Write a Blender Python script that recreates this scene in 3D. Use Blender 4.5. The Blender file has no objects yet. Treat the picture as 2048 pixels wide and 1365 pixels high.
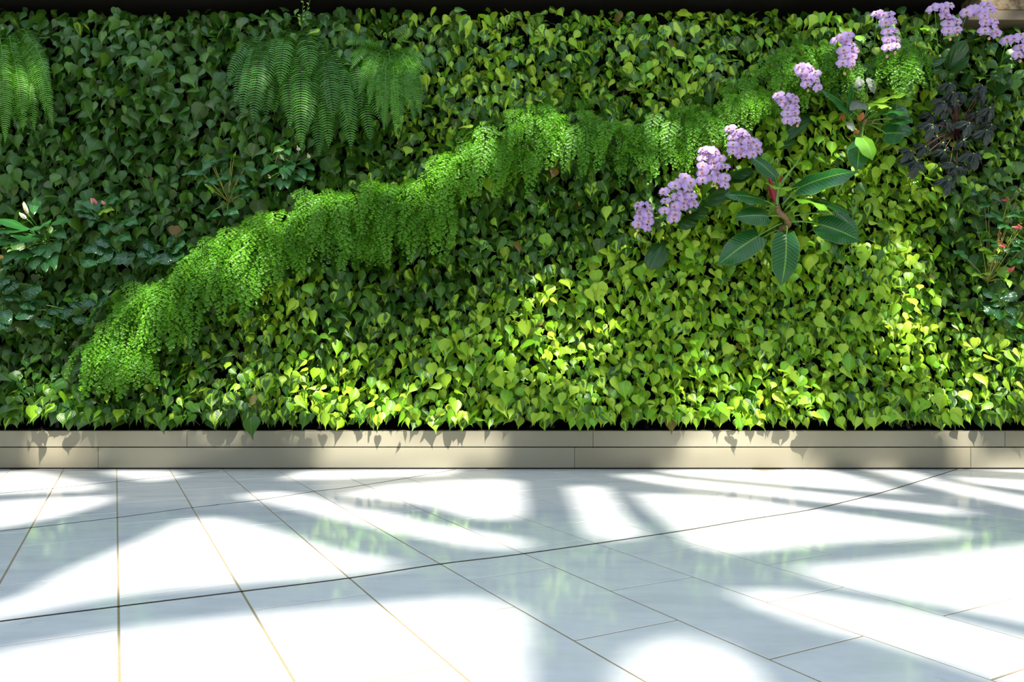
import bpy, math, random
import numpy as np
from mathutils import Vector, Matrix, Euler
from mathutils.geometry import delaunay_2d_cdt
random.seed(7); rng = np.random.default_rng(7)
sc = bpy.context.scene; COL = sc.collection
# ---------------------------------------------------------------- camera (2048 x 1365 frame)
F = 1482.0; CH = 0.6256; D = 5.04; HY = 755.0
cam_d = bpy.data.cameras.new('camera'); cam = bpy.data.objects.new('camera', cam_d); COL.objects.link(cam)
cam_d.sensor_width = 36; cam_d.lens = F/2048*36; cam_d.shift_y = (HY-682.5)/2048
cam.location = (0, -D, CH); cam.rotation_euler = (math.pi/2, 0, 0); sc.camera = cam
cam_d.clip_start = .05
# ---------------------------------------------------------------- sky, sun, exposure
SUN = Vector((0.24, -0.62, 0.75)).normalized()
EXPOSURE = 0.72; SKY = 1.32; SUNP = 7.8
sc.view_settings.view_transform = 'Standard'; sc.view_settings.look = 'None'
sc.view_settings.exposure = EXPOSURE; sc.view_settings.gamma = 1; sc.view_settings.use_curve_mapping = False
w = bpy.data.worlds.new('sky'); sc.world = w; w.use_nodes = True
wn = w.node_tree.nodes; wn.clear()
wo = wn.new('ShaderNodeOutputWorld'); bg = wn.new('ShaderNodeBackground')
tc = wn.new('ShaderNodeTexCoord'); sep = wn.new('ShaderNodeSeparateXYZ'); rp = wn.new('ShaderNodeValToRGB')
rp.color_ramp.elements[0].color = (0.80, 0.88, 0.95, 1); rp.color_ramp.elements[0].position = 0.0
rp.color_ramp.elements[1].color = (0.60, 0.76, 0.98, 1); rp.color_ramp.elements[1].position = 1.0
wl = w.node_tree.links
wl.new(tc.outputs['Generated'], sep.inputs[0]); wl.new(sep.outputs['Z'], rp.inputs[0])
wl.new(rp.outputs[0], bg.inputs[0]); bg.inputs[1].default_value = SKY; wl.new(bg.outputs[0], wo.inputs[0])
sd = bpy.data.lights.new('sun', 'SUN'); so = bpy.data.objects.new('sun', sd); COL.objects.link(so)
sd.energy = SUNP; sd.angle = math.radians(0.9); sd.color = (1.0, 0.955, 0.87)
so.rotation_euler = SUN.to_track_quat('Z', 'Y').to_euler(); so.location = SUN*12
sc.cycles.max_bounces = 8; sc.cycles.transparent_max_bounces = 4
sc.cycles.sample_clamp_indirect = 4.0

# ---------------------------------------------------------------- helpers
def P(x, y, Y=0.0):                       # point of the plane at depth Y that the photograph shows at (x, y)
    k = (D+Y)/F
    return Vector(((x-1024)*k, Y, CH-(y-HY)*k))
def FL(x, y):                             # point of the floor
    k = CH/(y-HY); return Vector(((x-1024)*k, F*k-D, 0))
def tag(o, label=None, cat=None, group=None, kind=None):
    if label: o['label'] = label
    if cat: o['category'] = cat
    if group: o['group'] = group
    if kind: o['kind'] = kind
    return o
def empty(name, loc):
    o = bpy.data.objects.new(name, None); COL.objects.link(o); o.location = loc; o.empty_display_size = .05
    return o
def link(name, me, parent=None, mat=None, loc=None):
    o = bpy.data.objects.new(name, me); COL.objects.link(o)
    if mat and not me.materials: me.materials.append(mat)
    if parent is not None: o.parent = parent
    if loc is not None: o.location = loc
    return o
def mesh(name, v, f, smooth=True, uv=None, mi=None):
    me = bpy.data.meshes.new(name); me.from_pydata([tuple(p) for p in v], [], f); me.update()
    if smooth: me.polygons.foreach_set('use_smooth', [True]*len(me.polygons))
    if uv is not None:
        ul = me.uv_layers.new(name='UVMap'); idx = np.empty(len(me.loops), int); me.loops.foreach_get('vertex_index', idx)
        ul.data.foreach_set('uv', np.asarray(uv, dtype=np.float32)[idx].ravel())
    if mi is not None: me.polygons.foreach_set('material_index', mi)
    return me
def box(x0, x1, y0, y1, z0, z1):
    v = [(x, y, z) for x in (x0, x1) for y in (y0, y1) for z in (z0, z1)]
    f = [(0,1,3,2), (4,6,7,5), (0,4,5,1), (2,3,7,6), (0,2,6,4), (1,5,7,3)]
    return v, f
def boxmesh(name, *a, bevel=0.0):
    v, f = box(*a); me = mesh(name, v, f, False)
    if bevel:
        import bmesh
        bm = bmesh.new(); bm.from_mesh(me); bmesh.ops.bevel(bm, geom=bm.edges[:], offset=bevel, segments=2, affect='EDGES')
        bm.to_mesh(me); bm.free()
    return me
def tube(pts, r0, r1=None, n=5, v=None, f=None):
    r1 = r0 if r1 is None else r1
    v = [] if v is None else v; f = [] if f is None else f
    b = len(v); m = len(pts)
    for i, p in enumerate(pts):
        p = Vector(p); t = (Vector(pts[min(i+1, m-1)])-Vector(pts[max(i-1, 0)])).normalized()
        a = t.cross(Vector((0.3, 1, 0.1))).normalized(); c = t.cross(a); r = r0+(r1-r0)*i/(m-1)
        for k in range(n):
            an = 2*math.pi*k/n; v.append(p+a*(r*math.cos(an))+c*(r*math.sin(an)))
    for i in range(m-1):
        for k in range(n): f.append((b+i*n+k, b+i*n+(k+1) % n, b+(i+1)*n+(k+1) % n, b+(i+1)*n+k))
    f.append(tuple(range(b+n-1, b-1, -1))); f.append(tuple(range(b+(m-1)*n, b+m*n)))
    return v, f
def bez(a, b, c, n=8):
    a, b, c = Vector(a), Vector(b), Vector(c)
    return [a*(1-t)**2+b*(2*t*(1-t))+c*t*t for t in [i/n for i in range(n+1)]]

# ---------------------------------------------------------------- materials
class NT:
    def __init__(s, name):
        s.m = bpy.data.materials.new(name); s.m.use_nodes = True; s.t = s.m.node_tree; s.t.nodes.clear()
        s.out = s.n('ShaderNodeOutputMaterial')
    def n(s, ty, **kw):
        o = s.t.nodes.new(ty)
        for k, v in kw.items():
            if k[0] == 'i' and k[1:].isdigit(): s.set(o.inputs[int(k[1:])], v)
            elif k in ('operation', 'data_type', 'blend_type', 'attribute_name', 'bands_direction', 'wave_type', 'feature'): setattr(o, k, v)
            else: s.set(o.inputs[k.replace('_', ' ')], v)
        return o
    def set(s, inp, v):
        if isinstance(v, bpy.types.NodeSocket): s.t.links.new(v, inp)
        elif isinstance(v, bpy.types.Node): s.t.links.new(v.outputs[0], inp)
        elif isinstance(v, tuple) and len(v) == 3 and len(inp.default_value) == 4: inp.default_value = (*v, 1)
        else: inp.default_value = v
    def mix(s, fac, a, b):
        o = s.t.nodes.new('ShaderNodeMix'); o.data_type = 'RGBA'
        s.set(o.inputs[0], fac); s.set(o.inputs[6], a); s.set(o.inputs[7], b); return o.outputs[2]
    def math(s, op, a, b=0.0, c=0.0, clamp=False):
        o = s.t.nodes.new('ShaderNodeMath'); o.operation = op; o.use_clamp = clamp
        s.set(o.inputs[0], a); s.set(o.inputs[1], b); s.set(o.inputs[2], c); return o.outputs[0]
    def noise(s, vec, scale, detail=2.0):
        o = s.n('ShaderNodeTexNoise', Scale=scale, Detail=detail)
        if vec is not None: s.set(o.inputs['Vector'], vec)
        return o.outputs[0]
    def ramp(s, fac, *stops):
        o = s.t.nodes.new('ShaderNodeValToRGB'); e = o.color_ramp.elements
        while len(e) < len(stops): e.new(.5)
        for k, (p, c) in zip(e, stops): k.position = p; k.color = (*c, 1)
        s.set(o.inputs[0], fac); return o.outputs[0]
    def bsdf(s, color, rough=.5, spec=.5, metal=0., bump=None, trans=0., tcol=None, coat=0.):
        p = s.n('ShaderNodeBsdfPrincipled'); s.set(p.inputs['Base Color'], color); s.set(p.inputs['Roughness'], rough)
        s.set(p.inputs['Metallic'], metal); s.set(p.inputs['Specular IOR Level'], spec)
        if coat: p.inputs['Coat Weight'].default_value = coat; p.inputs['Coat Roughness'].default_value = .1
        if bump is not None:
            b = s.n('ShaderNodeBump', Strength=bump[1], Distance=bump[2]); s.set(b.inputs['Height'], bump[0]); s.set(p.inputs['Normal'], b.outputs[0])
        if trans:
            tr = s.n('ShaderNodeBsdfTranslucent'); s.set(tr.inputs[0], tcol if tcol is not None else color)
            mx = s.n('ShaderNodeMixShader'); mx.inputs[0].default_value = trans
            s.set(mx.inputs[1], p); s.set(mx.inputs[2], tr); s.set(s.out.inputs[0], mx)
        else: s.set(s.out.inputs[0], p)
        return s.m
def simple(name, col, rough=.6, spec=.4, metal=0., var=.15, scale=20., trans=0.):
    t = NT(name); tcn = t.n('ShaderNodeTexCoord').outputs['Object']; nz = t.noise(tcn, scale, 3.)
    a = tuple(c*(1-var) for c in col); b = tuple(min(1, c*(1+var)) for c in col)
    return t.bsdf(t.mix(nz, a, b), rough, spec, metal, trans=trans)
M = {}
M['black'] = simple('black_backing', (.006, .006, .006), .9, .1, scale=8.)
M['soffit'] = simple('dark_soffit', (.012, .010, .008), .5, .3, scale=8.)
M['gobo_roof'] = simple('pale_gobo_roof', (.55, .56, .56), .8, .2, scale=2., var=.05)
M['vine'] = simple('vine_stem', (.16, .11, .03), .6, .3, scale=40., var=.5)
# marble floor
def marble():
    t = NT('polished_white_marble'); g = t.n('ShaderNodeNewGeometry').outputs['Position']
    mp = t.n('ShaderNodeMapping'); t.set(mp.inputs[0], g); mp.inputs['Scale'].default_value = (1.0, 3.2, 1); mp.inputs['Rotation'].default_value = (0, 0, .49)
    a = t.noise(mp.outputs[0], 3.0, 6.); b = t.noise(g, 38., 5.); oi = t.n('ShaderNodeObjectInfo').outputs['Random']
    c = t.ramp(a, (.3, (.62, .64, .65)), (.55, (.75, .765, .77)), (.75, (.67, .69, .70)))
    c = t.mix(t.math('MULTIPLY', b, .36), c, (.56, .58, .59))
    sp = t.math('GREATER_THAN', t.noise(g, 11., 7.), .69); c = t.mix(t.math('MULTIPLY', sp, .35), c, (.50, .53, .55))
    c = t.mix(t.math('MULTIPLY', oi, .25), c, (.80, .79, .76))
    return t.bsdf(c, t.math('MULTIPLY_ADD', a, .06, .05), .55)
M['marble'] = marble()
M['grout'] = simple('ochre_grout', (.27, .22, .13), .8, .2, scale=60.)
M['bronze'] = simple('bronze_inlay', (.075, .05, .033), .5, .4, metal=.4, scale=30., var=.3)
def steel():
    t = NT('brushed_steel'); g = t.n('ShaderNodeTexCoord').outputs['Object']
    mp = t.n('ShaderNodeMapping'); t.set(mp.inputs[0], g); mp.inputs['Scale'].default_value = (1.5, 1, 260)
    a = t.noise(mp.outputs[0], 2.5, 4.); b = t.noise(g, 1.3, 3.); oi = t.n('ShaderNodeObjectInfo').outputs['Random']
    sm = t.noise(g, 7., 5.)
    c = t.mix(b, (.29, .255, .17), (.35, .315, .225)); c = t.mix(t.math('MULTIPLY', sm, .18), c, (.26, .23, .17))
    c = t.mix(t.math('MULTIPLY', oi, .25), c, (.38, .38, .31))
    return t.bsdf(c, t.math('MULTIPLY_ADD', a, .15, .28), .5, .2, bump=(a, .05, .002))
M['steel'] = steel()
def leafmat(name, variegated=True, rough=.36, trans=.22):
    """heart leaf: tint.r = lime share, tint.g = seed, tint.b = withered"""
    t = NT(name); at = t.n('ShaderNodeAttribute'); at.attribute_name = 'tint'
    sp = t.n('ShaderNodeSeparateColor'); t.set(sp.inputs[0], at.outputs['Color'])
    uvn = t.n('ShaderNodeUVMap'); su = t.n('ShaderNodeSeparateXYZ'); t.set(su.inputs[0], uvn.outputs[0])
    r, g_, b_ = sp.outputs
    ax = t.math('ABSOLUTE', t.math('SUBTRACT', su.outputs[0], .5))
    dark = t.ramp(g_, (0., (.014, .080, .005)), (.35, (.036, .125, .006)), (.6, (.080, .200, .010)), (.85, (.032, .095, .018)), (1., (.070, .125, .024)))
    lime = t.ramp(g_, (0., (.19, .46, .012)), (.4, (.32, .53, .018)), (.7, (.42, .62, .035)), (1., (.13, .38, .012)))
    cb = t.n('ShaderNodeCombineXYZ'); t.set(cb.inputs[0], t.math('MULTIPLY_ADD', su.outputs[0], 2.6, t.math('MULTIPLY', g_, 37.)))
    t.set(cb.inputs[1], t.math('MULTIPLY_ADD', su.outputs[1], .9, t.math('MULTIPLY', g_, 91.)))
    nz = t.noise(cb.outputs[0], 1.3, 2.)
    # the lime share rises around the midrib; r shifts the threshold
    v = t.math('ADD', t.math('SUBTRACT', nz, .5), t.math('SUBTRACT', r, .5))
    v = t.math('ADD', t.math('MULTIPLY', v, 2.4), t.math('MULTIPLY', t.math('SUBTRACT', .22, ax), .9))
    msk = t.math('MULTIPLY_ADD', v, 9., .5, clamp=True)
    c = t.mix(msk, dark, lime)
    rib = t.math('MULTIPLY', t.math('LESS_THAN', ax, .028), .35); c = t.mix(rib, c, t.mix(r, (.12, .25, .06), (.50, .62, .16)))
    wav = t.math('SINE', t.math('MULTIPLY_ADD', su.outputs[1], 46., t.math('MULTIPLY', ax, -34.)))
    c = t.mix(t.math('MULTIPLY_ADD', wav, .05, .05), c, (.02, .07, .01))
    c = t.mix(b_, c, (.20, .12, .035))
    tc_ = t.mix(.35, c, (.35, .55, .02))
    return t.bsdf(c, rough, .45, bump=(wav, .15, .002), trans=trans, tcol=tc_)
M['heart'] = leafmat('philodendron_leaf')
def bladeleaf(name, col, rib, rough=.25, trans=.15, veins=30., amt=.12, spec=.5, edge=None):
    t = NT(name); uvn = t.n('ShaderNodeUVMap'); su = t.n('ShaderNodeSeparateXYZ'); t.set(su.inputs[0], uvn.outputs[0])
    oi = t.n('ShaderNodeObjectInfo').outputs['Random']
    ax = t.math('ABSOLUTE', t.math('SUBTRACT', su.outputs[0], .5))
    wav = t.math('SINE', t.math('MULTIPLY_ADD', su.outputs[1], veins*3.14, t.math('MULTIPLY', ax, -26.)))
    nz = t.noise(uvn.outputs[0], 4., 3.)
    c = t.mix(nz, tuple(x*.75 for x in col), tuple(min(1, x*1.25) for x in col))
    c = t.mix(t.math('MULTIPLY', oi, .35), c, tuple(min(1, x*1.5+.004) for x in col))
    c = t.mix(t.math('MULTIPLY_ADD', wav, amt*.5, amt*.5), c, rib)
    c = t.mix(t.math('MULTIPLY', t.math('LESS_THAN', ax, .03), .8), c, rib)
    if edge: c = t.mix(t.math('MULTIPLY', t.math('GREATER_THAN', ax, .475), .6), c, edge)
    return t.bsdf(c, rough, spec, bump=(wav, .25, .003), trans=trans, tcol=t.mix(.3, c, (.3, .5, .02)))
M['big'] = bladeleaf('broad_philodendron_leaf', (.012, .095, .018), (.17, .36, .05), .22, .14, amt=.05, edge=(.13, .25, .05))
M['biglit'] = bladeleaf('young_philodendron_leaf', (.15, .40, .02), (.35, .55, .10), .3, .35)
M['lime'] = bladeleaf('lime_leaf', (.26, .50, .03), (.45, .6, .12), .35, .35)
M['peace'] = bladeleaf('peace_lily_leaf', (.020, .105, .020), (.05, .19, .04), .22, .15, 50., .2)
M['glossy'] = bladeleaf('glossy_dark_leaf', (.012, .062, .012), (.03, .12, .05), .16, .08, 14., .1, edge=(.05, .20, .05))
M['orleaf'] = bladeleaf('orchid_leaf', (.018, .075, .012), (.05, .13, .03), .3, .12, 3., .05)
M['anth'] = bladeleaf('anthurium_leaf', (.02, .12, .02), (.10, .28, .05), .25, .25, 20., .12)
M['silver'] = bladeleaf('silver_begonia_leaf', (.17, .20, .15), (.08, .10, .06), .35, .15, 22., .55)
M['dusk'] = bladeleaf('black_begonia_leaf', (.009, .019, .014), (.035, .06, .045), .28, .03, 20., .10)
M['petiole'] = simple('green_petiole', (.11, .26, .04), .45, .4, scale=30.)
M['ypet'] = simple('yellow_petiole', (.30, .30, .05), .45, .4, scale=30.)
M['redpet'] = simple('red_petiole', (.10, .022, .022), .45, .4, scale=30.)
M['trunk'] = simple('tan_trunk', (.24, .155, .07), .8, .2, scale=60., var=.5)
M['red'] = simple('red_sheath', (.24, .010, .018), .4, .4, scale=20., trans=.15)
M['orange'] = simple('dry_orange_sheath', (.50, .17, .06), .7, .2, scale=40., trans=.2)
M['pink'] = simple('pink_spathe', (.78, .19, .24), .35, .5, scale=20., trans=.25)
M['rosy'] = simple('red_spathe', (.52, .07, .08), .35, .5, scale=20., trans=.2)
M['white'] = simple('white_spathe', (.80, .80, .66), .4, .4, scale=20., trans=.35, var=.06)
M['spadix'] = simple('yellow_spadix', (.62, .42, .16), .6, .3, scale=60.)
M['fern'] = NT('sword_fern'); 
def fernmat(name, c0, c1, rough, trans):
    t = NT(name); g = t.n('ShaderNodeTexCoord').outputs['Object']; oi = t.n('ShaderNodeObjectInfo').outputs['Random']
    nz = t.noise(g, 9., 2.); c = t.mix(nz, c0, c1)
    c = t.mix(t.math('MULTIPLY', oi, .75), c, (c0[0]*.45, c0[1]*.55, c0[2]))
    return t.bsdf(c, rough, .35, trans=trans, tcol=t.mix(.35, c, (.35, .6, .02)))
M['fern'] = fernmat('sword_fern', (.045, .18, .012), (.10, .30, .02), .4, .22)
M['fernl'] = fernmat('bright_sword_fern', (.075, .27, .012), (.14, .38, .02), .4, .3)
M['maiden'] = fernmat('maidenhair_fern', (.085, .30, .008), (.19, .45, .022), .42, .34)
M['rachis'] = simple('dark_rachis', (.03, .02, .01), .5, .3)
def petals():
    t = NT('lilac_petal'); uvn = t.n('ShaderNodeUVMap'); su = t.n('ShaderNodeSeparateXYZ'); t.set(su.inputs[0], uvn.outputs[0])
    oi = t.n('ShaderNodeObjectInfo').outputs['Random']; nz = t.noise(uvn.outputs[0], 7., 3.)
    r = t.math('ADD', su.outputs[1], t.math('MULTIPLY', t.math('SUBTRACT', nz, .5), .25))
    c = t.ramp(r, (.05, (.84, .76, .84)), (.40, (.64, .46, .76)), (.80, (.47, .27, .68)), (1., (.60, .42, .76)))
    wav = t.math('SINE', t.math('MULTIPLY', su.outputs[0], 60.)); c = t.mix(t.math('MULTIPLY_ADD', wav, .05, .05), c, (.45, .22, .6))
    c = t.mix(t.math('MULTIPLY', oi, .25), c, (.70, .55, .80))
    return t.bsdf(c, .5, .3, trans=.30)
M['petal'] = petals()
M['lip'] = simple('orchid_lip', (.52, .20, .20), .4, .4, scale=200., var=.5, trans=.15)
M['bud'] = simple('peach_bud', (.72, .46, .30), .5, .3, scale=60., trans=.25)
def stone():
    t = NT('rough_tan_stone'); g = t.n('ShaderNodeTexCoord').outputs['Object']; a = t.noise(g, 28., 6.)
    c = t.ramp(a, (.35, (.10, .07, .035)), (.5, (.17, .125, .07)), (.65, (.24, .19, .115)))
    return t.bsdf(c, .8, .2, bump=(a, .6, .01))
M['stone'] = stone(); M['ledge'] = simple('beige_ledge', (.09, .07, .04), .6, .3, scale=5., var=.08)

# ---------------------------------------------------------------- setting
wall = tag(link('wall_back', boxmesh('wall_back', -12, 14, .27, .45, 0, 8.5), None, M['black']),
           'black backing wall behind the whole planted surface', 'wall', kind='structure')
PT = P(0, 862, 0).z; PM = P(0, 895, 0).z
bb = tag(link('baseboard_back', boxmesh('baseboard_core', -11.9, 13.9, .014, .27, 0.003, PT-.004), None, M['black']),
         'low two-course brushed steel plinth between planting and marble floor', 'plinth', kind='structure')
def panel(x0, x1, z0, z1, y0=0.0):
    g = .0012
    o = link('panel', boxmesh('panel', x0+g, x1-g, y0, y0+.012, z0, z1, bevel=.0012), bb, M['steel']); return o
def xs(px, Y=0): return P(px, 900, Y).x
up = [-11.9, xs(-540), xs(374), xs(1186), xs(2010), xs(2850), 13.9]; lo = [-11.9, xs(-700), xs(197), xs(1149), xs(1941), xs(2800), 13.9]
for a, b in zip(up, up[1:]): panel(a, b, PM+.003, PT)
for a, b in zip(lo, lo[1:]): panel(a, b, .010, PM-.003, -.004)
link('cap', boxmesh('cap', -11.9, 13.9, 0.0, .06, PT-.003, PT), bb, M['steel'])
link('skirting_shadow_gap', boxmesh('gap', -11.9, 13.9, .004, .02, .0005, .012), bb, M['soffit'])
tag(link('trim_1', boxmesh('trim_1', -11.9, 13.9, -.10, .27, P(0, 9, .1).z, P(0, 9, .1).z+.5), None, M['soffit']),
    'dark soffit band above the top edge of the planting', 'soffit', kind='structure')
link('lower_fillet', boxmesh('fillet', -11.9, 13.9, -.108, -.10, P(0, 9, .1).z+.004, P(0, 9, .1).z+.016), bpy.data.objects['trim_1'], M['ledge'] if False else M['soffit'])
t2 = tag(link('trim_2', boxmesh('trim_2', xs(1940), 5.5, -.12, .10, P(0, 19, -.12).z, P(0, 19, -.12).z+.8), None, M['stone']),
    'rough tan stone block in the top right corner above the planting', 'stone block', kind='structure')
link('ledge', boxmesh('ledge', P(1937, 0, -.13).x, 5.5, -.13, .10, P(0, 40, -.13).z, P(0, 20, -.13).z, bevel=.002), t2, M['ledge'])

# floor: base slab (grout) and marble tiles laid half-bond at an angle to the wall
floor = tag(link('floor', boxmesh('floor', -12, 14, -17, .2, -.15, -.0010), None, M['grout']),
            'white polished marble tile floor with thin ochre joints and curved bronze lines', 'floor', kind='structure')
A = Vector((-793, 1482)).normalized(); B = Vector((A.y, -A.x)); U0, DU, DV = -.783, .3175, .5985
def tile_mesh():
    g = .0026; v, f = box(g, DU-g, g, DV-g, -.02, 0.0); me = mesh('tile', v, f, False)
    import bmesh
    bm = bmesh.new(); bm.from_mesh(me); es = [e for e in bm.edges if all(abs(q.co.z) < 1e-6 for q in e.verts)]
    bmesh.ops.bevel(bm, geom=es, offset=.0012, segments=1, affect='EDGES'); bm.to_mesh(me); bm.free()
    me.materials.append(M['marble']); return me
tm = tile_mesh(); R2 = Matrix(((B.x, A.x, 0), (B.y, A.y, 0), (0, 0, 1))).to_4x4()
cand = []
for k in range(-34, 34):
    off = -2.962 if k % 2 == 0 else -2.666
    for n in range(-30, 30):
        u = U0+k*DU; v_ = off+n*DV; c = B*(u+DU/2)+A*(v_+DV/2)
        if -9.5 < c.x < 9.5 and -13.5 < c.y < .25:
            dep = c.y+D; q = 9.0 if dep < 1.0 else abs(c.x)/dep
            vis = (q < .80 and dep > 1.2 and c.y < .2)
            cand.append((0 if vis else 1, (c.x**2+dep*dep), u, v_))
cand.sort()
rest_v = []; rest_f = []; tv = [v.co.copy() for v in tm.vertices]; tf = [tuple(p.vertices) for p in tm.polygons]
for i, (nv, d_, u, v_) in enumerate(cand):
    loc = B*u+A*v_
    Mx = Matrix.Translation((loc.x, loc.y, 0)) @ R2
    if i < 290 and not nv:
        o = bpy.data.objects.new('tile', tm); COL.objects.link(o); o.parent = floor; o.matrix_basis = Mx
    else:
        b = len(rest_v); rest_v += [Mx @ q for q in tv]; rest_f += [tuple(j+b for j in q) for q in tf]
rest = link('far_tiles', mesh('far_tiles', rest_v, rest_f, False), floor, M['marble']); rest['kind'] = 'stuff'
def inlay(pts, wd):
    g = [FL(*p) for p in pts]; v = []; f = []
    # smooth by Catmull-Rom
    q = []
    for i in range(len(g)-1):
        p0, p1, p2, p3 = g[max(i-1, 0)], g[i], g[i+1], g[min(i+2, len(g)-1)]
        for s in range(6):
            t = s/6; q.append(.5*((2*p1)+(p2-p0)*t+(2*p0-5*p1+4*p2-p3)*t*t+(3*p1-p0-3*p2+p3)*t**3))
    q.append(g[-1])
    for i, p in enumerate(q):
        t = (q[min(i+1, len(q)-1)]-q[max(i-1, 0)]).normalized(); s = Vector((-t.y, t.x, 0))*wd/2
        for z in (.0009, -.003):
            v += [p+s+Vector((0, 0, z)), p-s+Vector((0, 0, z))]
    for i in range(len(q)-1):
        a = 4*i; f += [(a, a+1, a+5, a+4), (a, a+4, a+6, a+2), (a+1, a+3, a+7, a+5)]
    return link('inlay', mesh('inlay', v, f, False), floor, M['bronze'])
inlay([(-420, 1300), (0, 1244), (237, 1214), (483, 1184), (700, 1157), (881, 1129), (1051, 1108), (1348, 1065), (1491, 1041), (1612, 1022), (1688, 1005), (1763, 986), (1839, 963), (1914, 939)], .010)
inlay([(-380, 1105), (0, 1063), (64, 1056), (234, 1036), (385, 1016), (517, 1001), (626, 984), (700, 975), (813, 957), (911, 939.5)], .008)
inlay([(-300, 1004), (0, 987), (234, 964), (351, 952), (438, 942)], .006)

# ---------------------------------------------------------------- unseen gobo roof added, openings shaped to put sun patches on floor, plinth, planting
H = 8.5
def up_(p): return p+SUN*((H-p.z)/SUN.z)
fl_lit = [
 [(377,1039),(445,1039),(502,1054),(566,1073),(642,1099),(700,1112),(775,1127),(832,1133),(780,1142),(700,1150),(483,1168),(241,1190),(113,1214),(0,1238),(-200,1270),(-200,1240),(0,1215),(57,1200),(151,1142),(264,1093)],
 [(-60,1335),(20,1312),(241,1272),(490,1243),(700,1224),(832,1213),(926,1205),(1000,1209),(1040,1240),(1035,1290),(1030,1365),(1030,1480),(-200,1480)],
 [(-160,965),(0,945),(60,943),(130,958),(190,972),(190,984),(0,990),(-150,1000)],
 [(-300,1030),(0,1004),(100,998),(226,994),(200,1010),(150,1026),(90,1041),(0,1058),(-300,1085)],
 [(200,942),(330,942),(375,955),(300,966),(230,953)],
 [(558,962),(604,943),(926,939),(890,953),(775,955),(700,959)],
 [(472,994),(530,984),(600,990),(700,1018),(775,1027),(851,1050),(1045,1082),(1062,1091),(1032,1101),(945,1096),(813,1068),(700,1045),(604,1022),(530,1005)],
 [(685,991),(794,971),(926,962),(1002,960),(1044,964),(1046,1033),(1021,1041),(964,1041),(851,1010),(757,999)],
 [(1140,974),(1213,973),(1245,1031),(1287,1076),(1200,1087),(1172,1039)],
 [(1225,952),(1300,949),(1348,958),(1650,988),(1960,1023),(1914,1033),(1688,1010),(1499,988),(1348,973)],
 [(1320,941),(1650,939),(1725,957),(1826,990),(1725,984),(1499,964),(1348,950)],
 [(1275,988),(1348,991),(1480,999),(1688,1029),(1945,1065),(1914,1076),(1688,1087),(1461,1110),(1400,1094),(1365,1060),(1315,1025)],
 [(1742,941),(1812,940),(1914,969),(2180,1018),(2180,1045),(1876,978),(1801,958)],
 [(1910,955),(2200,968),(2200,1000),(1952,967)],
 [(1914,938),(2200,938),(2200,955)],
 [(1610,1142),(1801,1124),(2200,1080),(2200,1270),(1876,1208),(1688,1174)],
 [(1480,1189),(1612,1191),(1801,1225),(2250,1330),(2250,1430),(1839,1300),(1650,1255),(1530,1214)],
 [(1300,1312),(1400,1283),(1455,1308),(1505,1365),(1560,1470),(1270,1470),(1280,1350)]]
holes = [[up_(FL(*p)) for p in poly] for poly in fl_lit]
# plinth bands (lit rectangles reach a little above and below the steel)
for x0, x1 in [(60, 150), (640, 1010), (1360, 1610), (1905, 1960)]:
    holes.append([up_(P(x, y, 0)) for x, y in ((x0, 940), (x0+8, 862), (x1-14, 862), (x1, 940))])
holes.append([up_(P(x, y, 0)) for x, y in ((120, 905), (197, 900), (197, 930), (120, 935))])
wl_lit = [(960,300,22,75),(1045,240,34,40),(1110,270,38,70),(1320,260,26,45),(405,520,50,60),(470,510,42,70),(505,570,25,55),(300,610,38,60),
 (655,395,55,40),(770,370,40,30),(850,370,36,45),(900,320,40,45),(240,710,60,50),(570,430,50,40),
 (655,730,75,60),(760,790,90,55),(610,800,60,45),(1085,590,55,45),(1130,680,55,70),(1215,650,40,45),(1030,690,40,40),
 (1835,480,70,30),(1740,480,40,28),(1820,560,45,28),(1850,640,70,70),(1940,700,50,60),(1500,790,80,60),(1400,760,40,50),(1620,800,40,40),(1940,790,50,60),(2030,740,40,80),
 (900,800,40,26),(1180,790,40,30),(80,760,60,50),(40,700,40,30),(170,800,50,30),(360,790,50,40),(480,760,45,50),(450,830,60,26),
 (55,485,85,50),(110,610,40,22),(190,590,30,25),(1670,355,70,28),(1700,215,60,34),(1780,220,60,32),(1875,320,45,38),(1740,300,34,40),
 (1285,430,30,40),(1355,395,46,54),(1425,335,40,50),(1483,285,44,40),(1572,215,36,42),(1614,152,34,34),(1690,100,34,46),(1774,60,30,52),(1890,40,40,40),(1970,40,46,44),(2045,90,46,34),
 (1640,410,40,28),(1590,500,36,40),(505,238,28,22),(602,288,22,20),(722,185,28,22),(815,180,28,24),(560,355,30,28),(1995,520,40,46),(1990,615,30,32),(60,215,40,30)]
for cx, cy, rx, ry in wl_lit:
    fy = 5 < wl_lit.index((cx, cy, rx, ry)) < 14 or wl_lit.index((cx, cy, rx, ry)) < 6
    if fy: cy += 14; rx *= 1.25; ry *= 1.15
    n = 9; ph = random.random()*6
    holes.append([up_(P(cx+rx*math.cos(6.2832*i/n+ph)*random.uniform(.8, 1.1), cy+ry*math.sin(6.2832*i/n+ph)*random.uniform(.8, 1.1), -.18 if fy else -.10)) for i in range(n)])
ov = [Vector((-2.6, -12.0)), Vector((7.8, -12.0)), Vector((7.8, -4.3)), Vector((-2.6, -4.3))]; of = [[0, 1, 2, 3]]
for h_ in holes:
    h_ = [Vector((min(7.7, max(-2.5, q.x)), min(-4.35, max(-11.9, q.y)), 0)) for q in h_]
    b = len(ov); pts = [Vector((p.x, p.y)) for p in h_]; ar = sum(p.x*q.y-q.x*p.y for p, q in zip(pts, pts[1:]+pts[:1]))
    if ar < 0: pts.reverse()
    ov += pts; of.append(list(range(b, b+len(pts))))
rv, re_, rf, _, _, ofc = delaunay_2d_cdt(ov, [], of, 2, 1e-5)
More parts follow.
